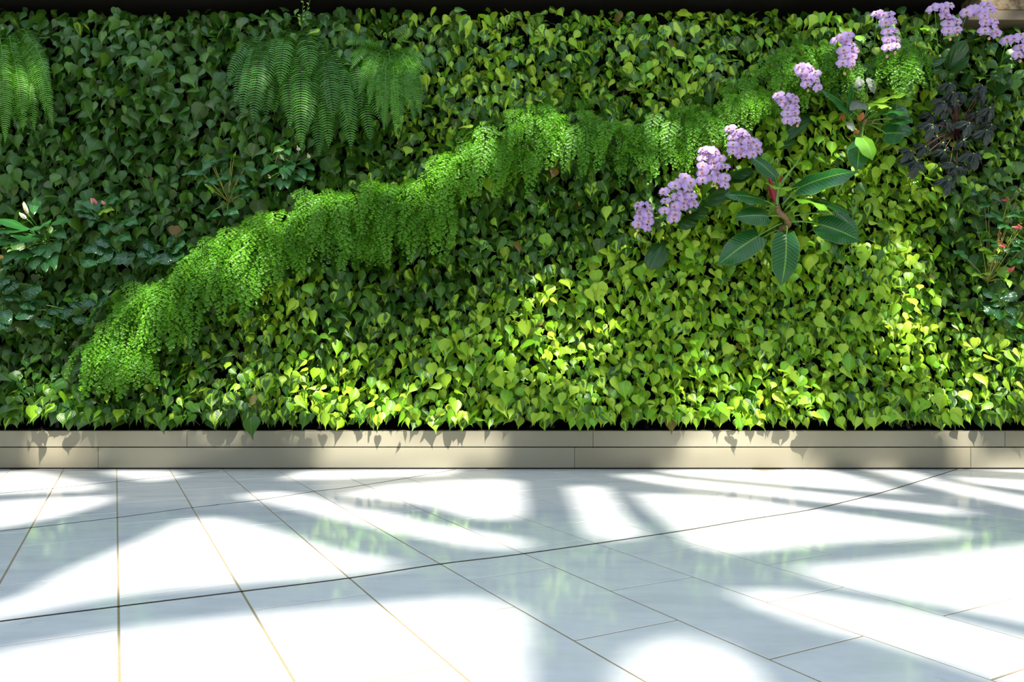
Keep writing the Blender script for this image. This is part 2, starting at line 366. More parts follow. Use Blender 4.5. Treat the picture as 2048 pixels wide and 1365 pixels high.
keep = [f for f, o in zip(rf, ofc) if list(o) == [0]]
T = .05; n = len(rv); cv = [(v.x, v.y, H) for v in rv]+[(v.x, v.y, H+T) for v in rv]; cf = []; ec = {}
for f in keep:
    f = list(f); cf.append(f[::-1]); cf.append([i+n for i in f])
    for a, b in zip(f, f[1:]+f[:1]): ec[(a, b)] = 1
for (a, b) in list(ec):
    if (b, a) not in ec: cf.append([a, b, b+n, a+n])
tag(link('gobo_roof', mesh('gobo_roof', cv, cf, False), None, M['gobo_roof']), 'unseen roof slab added to shape the sun, openings cut from the lit patches', 'gobo_roof', kind='structure')

# plain unseen walls added to block the low sky, open above
M['hall'] = simple('sky_block_wall', (.22, .21, .19), .8, .2, scale=1.5, var=.08)
tag(link('sky_block_front', boxmesh('sky_block_front', -12, 14, -17.3, -17, 0, 8.5), None, M['hall']), 'plain grey unseen wall added behind the camera to block low sky', 'wall', kind='structure')
tag(link('sky_block_left', boxmesh('sky_block_left', -12.3, -12, -17.3, .3, 0, 8.5), None, M['hall']), 'plain grey unseen wall added far to the left to block low sky', 'wall', kind='structure')
tag(link('sky_block_right', boxmesh('sky_block_right', 14, 14.3, -17.3, .3, 0, 8.5), None, M['hall']), 'plain grey unseen wall added far to the right to block low sky', 'wall', kind='structure')
# ---------------------------------------------------------------- leaf geometry
def heart(cols=3, wid=1.0, fold=.10, cup=.10, droop=.18, skew=0.):
    """unit heart leaf: base at origin, tip at z=-1, faces -Y"""
    vs = [-.07, .08, .26, .46, .66, .84, 1.10]; ws = [.20, .40, .455, .385, .22, .07, .0]
    cx = np.linspace(-1, 1, cols); V = []; UV = []; Fc = []
    for r, (v, w_) in enumerate(zip(vs, ws)):
        for c in cx:
            vv = v
            if r == 0: vv = -.07*abs(c) if abs(c) > .4 else .0
            x = c*w_*wid + skew*vv*vv
            y = -fold*abs(c)*w_*-1 + cup*(vv-.35)**2*1.2 - .03
            y += droop*max(0, vv-.55)**1.5
            V.append((x, y, -vv)); UV.append((.5+.5*c, (vv+.07)/1.17))
    for r in range(len(vs)-1):
        for c in range(cols-1):
            a = r*cols+c; Fc.append((a, a+cols, a+cols+1, a+1))
    return np.array(V), Fc, np.array(UV)
def settint(me, col):
    at = me.attributes.new('tint', 'FLOAT_COLOR', 'POINT'); n = len(me.vertices)
    a = np.empty((n, 4), np.float32); a[:] = (*col, 1) if np.ndim(col) == 1 else 1
    if np.ndim(col) == 2: a[:, :3] = col
    at.data.foreach_set('color', a.ravel())
shapes = [(3, 1.0, .22, .10, .25, .0), (3, .92, .30, -.05, .10, .06), (3, 1.08, .16, .16, .32, -.06), (3, .85, .38, .05, .22, .1)]
SH3 = [heart(*s) for s in shapes]; SH5 = [heart(5, *s[1:]) for s in shapes]
lime_levels = [0.0, .2, .35, .5, .62, .75, .95]; seeds = [.05, .2, .37, .5, .66, .8, .97]
VARM = {}
def variant(li, si, sh, brown=0):
    k = (li, si, sh, brown)
    if k not in VARM:
        V, Fc, UV = SH5[sh]; me = mesh('heart_leaf', V, Fc, True, UV)
        settint(me, (lime_levels[li], seeds[si], .9*brown)); me.materials.append(M['heart']); VARM[k] = me
    return VARM[k]
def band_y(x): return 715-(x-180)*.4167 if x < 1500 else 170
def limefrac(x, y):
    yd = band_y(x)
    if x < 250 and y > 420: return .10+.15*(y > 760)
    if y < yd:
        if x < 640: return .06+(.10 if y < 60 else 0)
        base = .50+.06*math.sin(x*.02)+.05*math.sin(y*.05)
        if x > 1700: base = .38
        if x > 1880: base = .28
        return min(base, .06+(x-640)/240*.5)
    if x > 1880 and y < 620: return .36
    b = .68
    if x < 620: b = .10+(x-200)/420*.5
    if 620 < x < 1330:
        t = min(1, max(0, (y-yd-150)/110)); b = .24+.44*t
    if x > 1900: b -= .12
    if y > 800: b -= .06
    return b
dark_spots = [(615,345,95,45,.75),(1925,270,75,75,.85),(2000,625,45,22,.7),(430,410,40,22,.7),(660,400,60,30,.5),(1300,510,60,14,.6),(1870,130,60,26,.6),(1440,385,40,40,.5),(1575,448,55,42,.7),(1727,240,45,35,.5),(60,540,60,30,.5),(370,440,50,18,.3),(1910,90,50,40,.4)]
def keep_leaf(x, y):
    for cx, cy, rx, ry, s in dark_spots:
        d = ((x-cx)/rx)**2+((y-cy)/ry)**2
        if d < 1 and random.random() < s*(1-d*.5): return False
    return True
# patches
patches = [
 (300,170,'dark green heartleaf philodendron mat between the left-edge fern and the big drooping fern','mat'),
 (90,350,'dark heartleaf philodendron mat under the left-edge fern and above the peace lily','mat'),
 (370,400,'dark philodendron mat around the pink anthurium and the yellow-stemmed plant','mat'),
 (90,700,'deep green philodendron mat in the lower left corner above the steel plinth','mat'),
 (330,790,'mixed green and lime philodendron mat under the tail of the maidenhair ferns','mat'),
 (860,330,'olive philodendron mat between the bright sword fern and the maidenhair ferns','mat'),
 (920,100,'lime-streaked philodendron mat right of the bright sword fern, under the soffit','mat'),
 (1280,100,'dark and lime philodendron mat at the top centre above the maidenhair ferns','mat'),
 (1010,470,'dim dark-leafed philodendron mat just below the centre maidenhair ferns','mat'),
 (620,720,'sunlit lime philodendron mat above the plinth, left of centre','mat'),
 (980,730,'lime philodendron mat above the plinth in the centre, with a sun spot at its right','mat'),
 (1330,640,'yellow-green philodendron mat below the lowest orchids down to the plinth','mat'),
 (1500,350,'philodendron mat behind the orchids and the broad-leafed plant','mat'),
 (1640,720,'yellow-green philodendron mat below the broad-leafed plant down to the plinth','mat'),
 (1680,60,'dark philodendron mat at the top behind the highest orchids','mat'),
 (1820,520,'dappled lime philodendron mat below the black-leafed begonia','mat'),
 (1960,320,'dark philodendron mat around and right of the black-leafed begonia','mat'),
 (1930,770,'sun-dappled philodendron mat in the lower right corner above the plinth','mat')]
PX = np.array([p[0] for p in patches]); PY = np.array([p[1] for p in patches])
def bump_y(x, z):
    return .028*math.sin(x*5.1+1.3*math.sin(z*4))+.022*math.sin(z*7.3+x*3.1)+.018*math.sin(x*13+z*9)
leaves = [[] for _ in patches]
layers = [(.115, 19.0, 1.0), (.075, 18.0, 1.0), (.020, 20.0, 1.0), (-.045, 21.5, 1.0)]
for li, (y0, pitch, s_) in enumerate(layers):
    yy = 6.0
    while yy < 862:
        xx = -260.0+random.random()*pitch
        while xx < 2310:
            x = xx+random.uniform(-.5, .5)*pitch; y = yy+random.uniform(-.5, .5)*pitch; xx += pitch
            if y > 836+random.uniform(-8, 8): continue
            if y < 20+random.uniform(-8, 6)+(10 if li == 0 else 0): continue
            if x > 1930 and y < 44: continue
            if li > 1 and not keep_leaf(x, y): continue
            if li == 0 and random.random() < .1: continue
            q = P(x, y, 0); Y = y0+bump_y(q.x, q.z)*(.4+.4*li)-.03
            if y > 780: Y -= .05*(y-780)/60
            if y < 50: Y += .04
            p = P(x, y, Y)
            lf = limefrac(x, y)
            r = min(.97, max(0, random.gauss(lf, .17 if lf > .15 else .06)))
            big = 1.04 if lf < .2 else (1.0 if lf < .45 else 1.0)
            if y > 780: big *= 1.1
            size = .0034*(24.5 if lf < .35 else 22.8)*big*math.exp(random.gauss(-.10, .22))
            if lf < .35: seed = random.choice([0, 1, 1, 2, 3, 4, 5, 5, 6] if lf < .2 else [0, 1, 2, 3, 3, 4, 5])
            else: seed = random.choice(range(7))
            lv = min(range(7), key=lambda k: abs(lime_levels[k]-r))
            rot = (random.gauss(-.30, .38), random.gauss(0, .36), random.gauss(0, .60))
            if random.random() < .10: rot = (rot[0]-.5, rot[1]+random.uniform(-1.2, 1.2), rot[2])
            brown = 1 if random.random() < .002 else 0
            j = int(np.argmin((PX-x)**2+((PY-y)*1.15)**2))
            wd = random.uniform(.82, 1.05)
            leaves[j].append((li, p, size, rot, lv, seed, random.randrange(4), brown, wd))
        yy += pitch*.92
def rotm(rot):
    # roll in the plane of the wall, then pitch the blade forward, then turn it sideways
    return Matrix.Rotation(rot[2], 3, 'Z') @ Matrix.Rotation(rot[0], 3, 'X') @ Matrix.Rotation(rot[1], 3, 'Y')
for j, (px, py, lab, _) in enumerate(patches):
    root = tag(empty('philodendron', P(px, py, .10)), lab, 'plant', 'philodendron mats of the green wall')
    L = leaves[j]; org = root.location
    order = sorted(range(len(L)), key=lambda i: -(L[i][2]*(.2, .3, .72, 1.0)[L[i][0]]))
    first = set(order[:300])
    Vs = []; Fs = []; UVs = []; Ts = []; base = 0
    for i, (li, p, s, rot, lv, sd_, sh, br, wd) in enumerate(L):
        R = rotm(rot)
        if i in first:
            o = bpy.data.objects.new('leaf', variant(lv, sd_, sh, br)); COL.objects.link(o); o.parent = root
            o.matrix_basis = Matrix.Translation(p-org) @ R.to_4x4() @ Matrix.Diagonal((s*wd, s, s, 1))
        else:
            V, Fc, UV = SH3[sh]
            W = (V*np.array([s*wd, s, s])) @ np.array(R).T + np.array(p-org)
            Vs.append(W); UVs.append(UV); Fs.append(np.array(Fc)+base); base += len(V)
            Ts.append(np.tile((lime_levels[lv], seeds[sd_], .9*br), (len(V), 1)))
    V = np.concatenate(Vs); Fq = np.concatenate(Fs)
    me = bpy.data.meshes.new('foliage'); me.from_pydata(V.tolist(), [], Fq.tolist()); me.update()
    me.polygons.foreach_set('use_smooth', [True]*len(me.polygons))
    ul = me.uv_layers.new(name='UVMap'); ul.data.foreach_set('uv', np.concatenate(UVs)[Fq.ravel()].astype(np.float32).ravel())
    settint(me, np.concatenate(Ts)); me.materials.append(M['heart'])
    o = link('foliage', me, root); o['kind'] = 'stuff'
    # thin vine stems
    v = []; f = []
    for k in range(34):
        li, p, s, *_ = L[random.randrange(len(L))]
        a = p-org+Vector((0, .01, 0)); b = a+Vector((random.uniform(-.07, .07), random.uniform(-.05, 0), random.uniform(-.13, -.03)))
        tube(bez(a, (a+b)/2+Vector((random.uniform(-.04, .04), -.05, .02)), b, 4), .0016, .0010, 3, v, f)
    o = link('vine_stems', mesh('vine_stems', v, f), root, M['vine']); o['kind'] = 'stuff'

# ---------------------------------------------------------------- generic blade leaf between two points
def blade(name, a, b, width, mat, parent, bend=.10, fold=.25, nrm=None, prof='lance', n=10, twist=0., wave=0., label=None):
    """leaf mesh from point a to tip b (world); bend = how far the middle rises along the normal"""
    a = Vector(a); b = Vector(b); L = (b-a).length; t = (b-a)/L
    nrm = Vector(nrm) if nrm is not None else Vector((0, -.85, .5))
    s = t.cross(nrm).normalized(); m = s.cross(t).normalized()
    if m.dot(nrm) < 0: m = -m
    width /= max(.6, abs(m.y))
    cols = (-1, -.5, 0, .5, 1); V = []; UV = []; Fc = []; org = parent.location
    for i in range(n+1):
        v = i/n
        if prof == 'lance': w_ = math.sin(math.pi*min(1, v**.8))**.85*(1-.15*v)
        elif prof == 'paddle': w_ = (min(1, .52+v*4.5)**.8)*(1-max(0, (v-.45)/.55)**2.4)*(.92+.08*math.cos((v-.3)*4))
        elif prof == 'strap': w_ = (min(1, .35+v*1.6))*(1-max(0, (v-.7)/.3)**2.2)
        elif prof == 'arrow': w_ = (1-v)**.75*(.75+.25*min(1, v*8)) if v > 0 else .62
        else: w_ = (max(0, math.sin(math.pi*(v*.94+.06)))**.6)*(1-.35*v)
        w_ = max(w_, .012)*width/2
        lobe = -.09*L if (prof in ('paddle', 'arrow') and i == 0) else 0
        ang = twist*(v-.5); s2 = s*math.cos(ang)+m*math.sin(ang); m2 = m*math.cos(ang)-s*math.sin(ang)
        for c in cols:
            p = a+t*(L*v)+m*(bend*L*4*v*(1-v))
            p = p+s2*(c*w_)-m2*(fold*abs(c)*w_*(-1 if False else 1)*.6)+m2*(wave*width*math.sin(v*14+c*1.7)*abs(c))
            if lobe and abs(c) > .3: p = p+t*lobe*abs(c)
            V.append(p-org); UV.append((.5+c*.5, v))
    for i in range(n):
        for c in range(4):
            q = i*5+c; Fc.append((q, q+1, q+6, q+5))
    o = link(name, mesh(name, V, Fc, True, UV), parent, mat)
    if label: o['label'] = label
    return o
def stalk(name, pts, r0, r1, mat, parent, n=6):
    org = parent.location; v, f = tube([Vector(p)-org for p in pts], r0, r1, n)
    return link(name, mesh(name, v, f), parent, mat)
def ovoid(name, c, r, lz, mat, parent, axis=(0, 0, 1)):
    ax = Vector(axis).normalized(); c = Vector(c)
    pts = [c+ax*(lz*(i/6-.5)) for i in range(7)]; a = ax.cross(Vector((.2, 1, .1))).normalized(); b = ax.cross(a); v = []; f = []
    for i, p in enumerate(pts):
        rr = r*math.sin(math.pi*(i/6*.86+.07))**.7
        for k in range(8): v.append(p-parent.location+a*(rr*math.cos(k*.785))+b*(rr*math.sin(k*.785)))
    for i in range(6):
        for k in range(8): f.append((i*8+k, i*8+(k+1) % 8, (i+1)*8+(k+1) % 8, (i+1)*8+k))
    f.append(tuple(range(7, -1, -1))); f.append(tuple(range(48, 56)))
    return link(name, mesh(name, v, f), parent, mat)

# ---------------------------------------------------------------- sword ferns
def sword_frond(root, pts, width, mat, spacing=.0165, wind=.0, dense=.8):
    """pts: curve samples in world; pinnae on both sides, one mesh; rachis is a sub-part"""
    org = root.location; pts = [Vector(p) for p in pts]
    seg = [(b-a).length for a, b in zip(pts, pts[1:])]; Ltot = sum(seg)
    def at(s):
        for a, b, l in zip(pts, pts[1:], seg):
            if s <= l or b is pts[-1]: return a+(b-a)*(s/l), (b-a).normalized()
            s -= l
    n = int(Ltot/spacing); V = []; Fc = []
    for i in range(n+1):
        u = i/n; p, t = at(u*Ltot*.999)
        N = Vector((0, -1, .45)); s = t.cross(N).normalized(); m = s.cross(t).normalized()
        if m.dot(N) < 0: m = -m
        wl = width*(min(1, .5+u*3.0))*(1-max(0, (u-.6)/.4)**2.0)+.006
        for sg in (-1, 1):
            l = wl*.5*random.uniform(.9, 1.08); d = (s*sg*1.0+t*(.12+.25*u)+m*(-.12)).normalized()
            wd = spacing*dense*.5; e = (t+m*.35*random.uniform(.2, 1.4)).normalized()*wd
            tipd = Vector((0, .10, -.22))*l*random.uniform(.3, 1.2)
            b = len(V); q = p-org
            V += [q-e*.8+d*l*.02, q+e*.8+d*l*.02, q+d*l*.45-e+m*l*.10, q+d*l*.45+e+m*l*.10, q+d*l*.8-e*.7+m*l*.03+tipd*.4, q+d*l*.8+e*.6+m*l*.03+tipd*.4, q+d*l+t*l*.10+tipd]
            Fc += [(b, b+1, b+3, b+2), (b+2, b+3, b+5, b+4), (b+4, b+5, b+6)]
    fr = link('frond', mesh('frond', V, Fc, True), root, mat)
    v, f = tube([p-org for p in pts], .0022, .0008, 4); link('rachis', mesh('rachis', v, f), fr, M['rachis'] if mat is M['fern'] else M['petiole'])
    return fr
def fern_curve(s, e, outd, y0=-.02, n=12, rise=26):
    a = P(s[0], s[1], y0); c = P(e[0], e[1], y0-outd); 
    mid = P(s[0]+(e[0]-s[0])*.62, s[1]-rise+(e[1]-s[1])*.22, y0-outd*1.15)
    return bez(a, mid, c, n)
f1 = tag(empty('sword_fern', P(8, 75, .02)), 'yellow-green drooping sword fern cut by the left edge of the picture', 'fern')
for s, e, w_ in [((30,70),(104,247),28),((22,72),(90,225),26),((20,75),(69,261),30),((12,76),(46,262),32),((5,78),(30,250),30),((0,80),(10,285),30),((-10,80),(-16,262),30),
                 ((15,68),(28,172),26),((25,66),(58,205),24),((-15,76),(-40,240),30),((30,62),(82,165),24),((35,66),(100,180),22),((-5,70),(8,160),24),((8,60),(-60,170),28),((40,60),(70,130),22),((0,66),(-20,190),30)]:
    sword_frond(f1, fern_curve(s, e, random.uniform(.13, .26)), w_*.0037, M['fernl'], .0135, dense=.72)
f2 = tag(empty('sword_fern', P(600, 75, .02)), 'large dark green sword fern with long drooping fronds and sunlit tips, centre left', 'fern')
for s, e, w_ in [((520,80),(470,206),34),((530,74),(482,232),36),((536,68),(506,245),42),((548,70),(531,236),42),((560,66),(549,226),44),((566,66),(580,255),44),((602,62),(602,216),48),((600,70),(602,298),44),
                 ((615,80),(639,312),42),((625,90),(658,295),44),((640,95),(667,238),44),((655,98),(698,253),40),((670,100),(702,296),46),((680,104),(741,281),46),((530,76),(455,160),34),((575,62),(560,170),44),
                 ((620,66),(650,190),44),((650,80),(684,205),42),((605,60),(620,150),46),((540,64),(500,140),38),((690,110),(722,215),40),((700,120),(760,240),36),((590,60),(520,190),42),((640,70),(615,260),42)]:
    sword_frond(f2, fern_curve(s, e, random.uniform(.12, .26)), w_*.0034, M['fern'], .0165, dense=.75)
f3 = tag(empty('sword_fern', P(780, 106, .02)), 'compact bright green sword fern with narrow fronds, right of the large dark fern', 'fern')
for e, w_ in [((700,115),22),((722,155),22),((718,190),22),((735,186),22),((760,195),20),((782,162),22),((780,197),20),((801,157),22),((815,183),22),((830,162),22),((771,237),22),((768,260),20),((802,262),24),((829,241),22),
              ((842,236),22),((792,270),20),((690,88),24),((812,72),20),((745,150),22),((762,140),22),((850,150),20),((738,210),20),((755,225),20),((785,225),22),((815,215),22),((700,140),20),((845,190),20),((848,120),18),((730,82),22)]:
    s = (778+(e[0]-780)*.12+random.uniform(-4, 4), 106+random.uniform(-6, 4)); ds = math.hypot(e[0]-s[0], e[1]-s[1])
    sword_frond(f3, fern_curve(s, e, .08+ds*.0011, rise=14+20*abs(e[0]-780)/90), w_*.0039, M['fernl'], .0115, dense=.75)

# ---------------------------------------------------------------- maidenhair ferns
def maiden_mesh(seed, L=.30, hw=.050, curl=1.0):
    rd = random.Random(seed); V = []; Fc = []; MI = []
    pts = []
    for i in range(13):
        t = i/12; pts.append(Vector((.02*math.sin(t*3+seed), -.085*math.sin(min(1, t*1.25)*math.pi/2)*curl-.02*t, .030*math.sin(t*math.pi)*(1-t)-L*(t**1.25))))
    v, f = tube(pts, .0011, .0005, 3); V += v; Fc += f; MI += [1]*len(f)
    for k in range(20):
        t = .10+.90*k/19; x = t*12; i = min(11, int(x)); p = pts[i].lerp(pts[i+1], x-i); tg = (pts[i+1]-pts[i]).normalized()
        sg = -1 if k % 2 else 1
        l = hw*(min(1, .6+t*2.2))*(1-.88*t**1.15)*1.25*rd.uniform(.85, 1.15)
        d = (Vector((sg, 0, 0))+tg*.42+Vector((0, -.25, 0))*rd.uniform(0, 1.2)).normalized()
        m = max(2, int(l/.0088)); 
        for q in range(m+1):
            u = (q+.6)/(m+.6); c = p+d*(l*u)+Vector((0, 0, -.30*l*u*u))
            for s2 in (-1, 1):
                if rd.random() < .08: continue
                sz = rd.uniform(.0100, .0150); dirv = (d*.55+Vector((0, -.25, -1 if s2 > 0 else .55))+Vector((rd.uniform(-.3, .3), rd.uniform(-.4, .2), 0))).normalized()
                N = Vector((rd.uniform(-.5, .5), -1, .55+rd.uniform(-.5, .5))).normalized(); sd2 = dirv.cross(N).normalized()
                b = len(V); c2 = c+dirv*.0015
                V += [c2, c2+dirv*sz*.75-sd2*sz*.62, c2+dirv*sz-sd2*sz*.2, c2+dirv*sz*1.02+sd2*sz*.25, c2+dirv*sz*.7+sd2*sz*.66]
                Fc += [(b, b+1, b+2), (b, b+2, b+3), (b, b+3, b+4)]; MI += [0]*3
    me = mesh('maidenhair_frond', V, Fc, True, None, MI); me.materials.append(M['maiden']); me.materials.append(M['rachis']); return me
MF = [maiden_mesh(s, .30, .050+.006*(s % 3), .7+.15*(s % 4)) for s in range(8)]
# crown x, crown y, spread, bottom y, label
maiden = [
 (240,640,125,790,'lowest maidenhair fern of the diagonal row, its tail nearest the steel plinth'),
 (262,575,90,700,'maidenhair fern just above the lowest one, darker, at the left end of the row'),
 (325,545,100,700,'maidenhair fern third up from the lower left end, with one sunlit frond'),
 (400,492,90,630,'sunlit yellow-green maidenhair fern with orange-tinged top, lower left part of the row'),
 (468,450,100,625,'pale green maidenhair fern with the longest hanging fronds, right of the orange-topped one'),
 (545,415,110,560,'shaded maidenhair fern directly above the first lime leaves, left of the rounded fern'),
 (655,372,130,535,'large rounded maidenhair fern below the dark sword fern'),
 (725,430,90,540,'small shaded maidenhair fern filling the gap right of the rounded fern'),
 (785,352,120,520,'wide maidenhair fern below the bright sword fern'),
 (855,360,100,500,'maidenhair fern stepping up right of the wide one, above the dim dark leaves'),
 (905,300,90,440,'maidenhair fern with pale sunlit crown left of the tallest sunlit frond'),
 (965,252,80,390,'maidenhair fern with the brightest sunlit frond at the middle of the row'),
 (1030,285,110,385,'maidenhair fern tucked under the long level stretch of the row'),
 (1070,205,120,320,'maidenhair fern at the left end of the level upper stretch, two sunlit tips'),
 (1145,215,130,345,'full maidenhair fern in the level stretch, dappled with sun on its left'),
 (1230,235,120,365,'shaded maidenhair fern in the middle of the level upper stretch'),
 (1310,240,120,360,'maidenhair fern with a pale pointed frond, above the lowest orchid'),
 (1390,205,120,320,'dark maidenhair fern above the third orchid from the bottom'),
 (1490,155,100,265,'soft green maidenhair fern left of the fifth orchid'),
 (1590,90,130,215,'high maidenhair fern just above the short bent sixth orchid'),
 (1660,85,90,205,'maidenhair fern behind the seventh orchid with one sunlit tip below its flowers'),
 (1800,80,120,200,'highest maidenhair fern, behind and right of the eighth orchid')]
FRONT = [(295,565,668),(275,560,640),(458,520,634),(500,535,632),(470,500,600),(240,690,772),(190,690,790),(345,600,695),(385,600,690),(420,500,600),(965,248,350),(1025,215,272),(1050,225,282),
 (1100,235,335),(1150,250,322),(1310,225,305),(1345,240,330),(865,410,505),(890,420,520),(745,365,440),(830,365,430),(940,290,395),(985,300,392),(1060,310,395),(1000,290,370),(615,375,460),(700,440,540),
 (650,450,540),(820,440,525),(1165,280,352),(1230,290,372),(1290,300,368),(1385,250,345),(1420,230,335),(1470,190,272),(1500,180,265),(1565,130,235),(1600,150,222),(1685,140,206),(1710,130,205),(1775,110,195),
 (1810,110,205),(555,470,560),(530,500,590),(320,620,700),(210,640,720),(770,440,530),(1120,270,345),(905,330,430),(1200,250,330),(1260,240,300),(365,540,610),(395,520,575),(520,430,500),(590,420,500),(1440,200,290)]
for k, (cx, cy, spr, by, lab) in enumerate(maiden):
    root = tag(empty('maidenhair_fern', P(cx, cy, .03)), lab, 'fern', 'maidenhair ferns in a rising row')
    h = by-cy; n = int(spr*h/560)+7
    for i in range(n):
        u = random.uniform(-.5, .5); v = random.random()**1.3
        x = cx+u*spr*(.65+.2*v); y = cy+v*h*.45+abs(u)*22+random.uniform(-3, 5)
        Y = -.04-.09*random.random()-.06*v
        Lp = min((by-y)*1.04, h*.9)*random.uniform(.5, 1.03)*(1-.35*abs(u))
        if v < .25: Lp *= .7
        s = max(.35, Lp*.0034/.30); yaw = u*1.6+random.gauss(0, .25)
        o = bpy.data.objects.new('frond', MF[random.randrange(8)]); COL.objects.link(o); o.parent = root
        o.matrix_basis = Matrix.Translation(P(x, y, Y)-root.location) @ Matrix.Rotation(yaw, 4, 'Z') @ Matrix.Rotation(random.gauss(0, .12)-u*.5, 4, 'Y') @ Matrix.Rotation(random.gauss(-.05, .15), 4, 'X') @ Matrix.Diagonal((min(1.15, s*1.25), min(1.1, s*1.2), s, 1))
    for fx, ft, fb in FRONT:   # long separate fronds hanging in front
        if min(range(len(maiden)), key=lambda q: abs(maiden[q][0]-fx)+.6*abs(maiden[q][1]+10-ft)) != k: continue
        o = bpy.data.objects.new('frond', MF[random.randrange(8)]); COL.objects.link(o); o.parent = root
        s = (fb-ft)*.0034/.30
        o.matrix_basis = Matrix.Translation(P(fx, ft, -.15)-root.location) @ Matrix.Rotation(random.gauss(0, .08), 4, 'Y') @ Matrix.Diagonal((max(.62, s*1.15), .6, s, 1))
    for i in range(7):   # fronds rising over the crown
        u = random.uniform(-.5, .5); s = random.uniform(.30, .42)
        o = bpy.data.objects.new('frond', MF[random.randrange(8)]); COL.objects.link(o); o.parent = root
        o.matrix_basis = Matrix.Translation(P(cx+u*spr*.7, cy+6, .0)-root.location) @ Matrix.Rotation(math.pi+random.gauss(-u*1.2, .4), 4, 'Y') @ Matrix.Rotation(.4, 4, 'X') @ Matrix.Diagonal((s*1.1, s, s, 1))

# ---------------------------------------------------------------- orchids
def petal_fan(V, Fc, UV, ang, l, w_, y, cup, n=5):
    d = Vector((math.sin(ang), 0, math.cos(ang))); s = Vector((d.z, 0, -d.x)); b = len(V)
    prof = [.18, .72, 1.0, .86, .30]
    for i in range(n):
        v = i/(n-1)
        for c in (-1, 0, 1):
            V.append(d*(l*(v*.97+.03*(c == 0)))+s*(c*prof[i]*w_/2)+Vector((0, y-cup*math.sin(v*2.6)+cup*.9*v*v*1.2+(abs(c)*cup*.35), 0)))
            UV.append((.5+.5*c*prof[i], v))
    for i in range(n-1):
        for c in range(2): q = b+i*3+c; Fc.append((q, q+1, q+4, q+3))
def flower_mesh():
    V = []; Fc = []; UV = []
    for a, l, w_, y in [(0, .041, .029, .003), (2.30, .038, .026, .003), (-2.30, .038, .026, .003), (1.38, .046, .050, -.002), (-1.38, .046, .050, -.002)]:
        petal_fan(V, Fc, UV, a, l, w_, y, .008)
    me = mesh('petals', V, Fc, True, UV); me.materials.append(M['petal']); return me
def lip_mesh():
    V = []; Fc = []
    v, f = tube([(0, 0, .004), (0, -.012, .001), (0, -.016, -.006)], .0045, .003, 6); V += v; Fc += f
    for sx in (-1, 1):
        b = len(V); V += [Vector(p) for p in [(0, -.008, -.004), (sx*.010, -.014, .002), (sx*.012, -.017, -.007), (sx*.004, -.016, -.016), (0, -.013, -.010)]]; Fc += [(b, b+1, b+2), (b, b+2, b+3), (b, b+3, b+4)]
    b = len(V); V += [Vector(p) for p in [(-.006, -.012, -.009), (.006, -.012, -.009), (.008, -.018, -.016), (0, -.020, -.024), (-.008, -.018, -.016)]]; Fc += [(b, b+1, b+2, b+4), (b+4, b+2, b+3)]
    me = mesh('lip', V, Fc, True); me.materials.append(M['lip']); return me
FM = flower_mesh(); LM = lip_mesh()
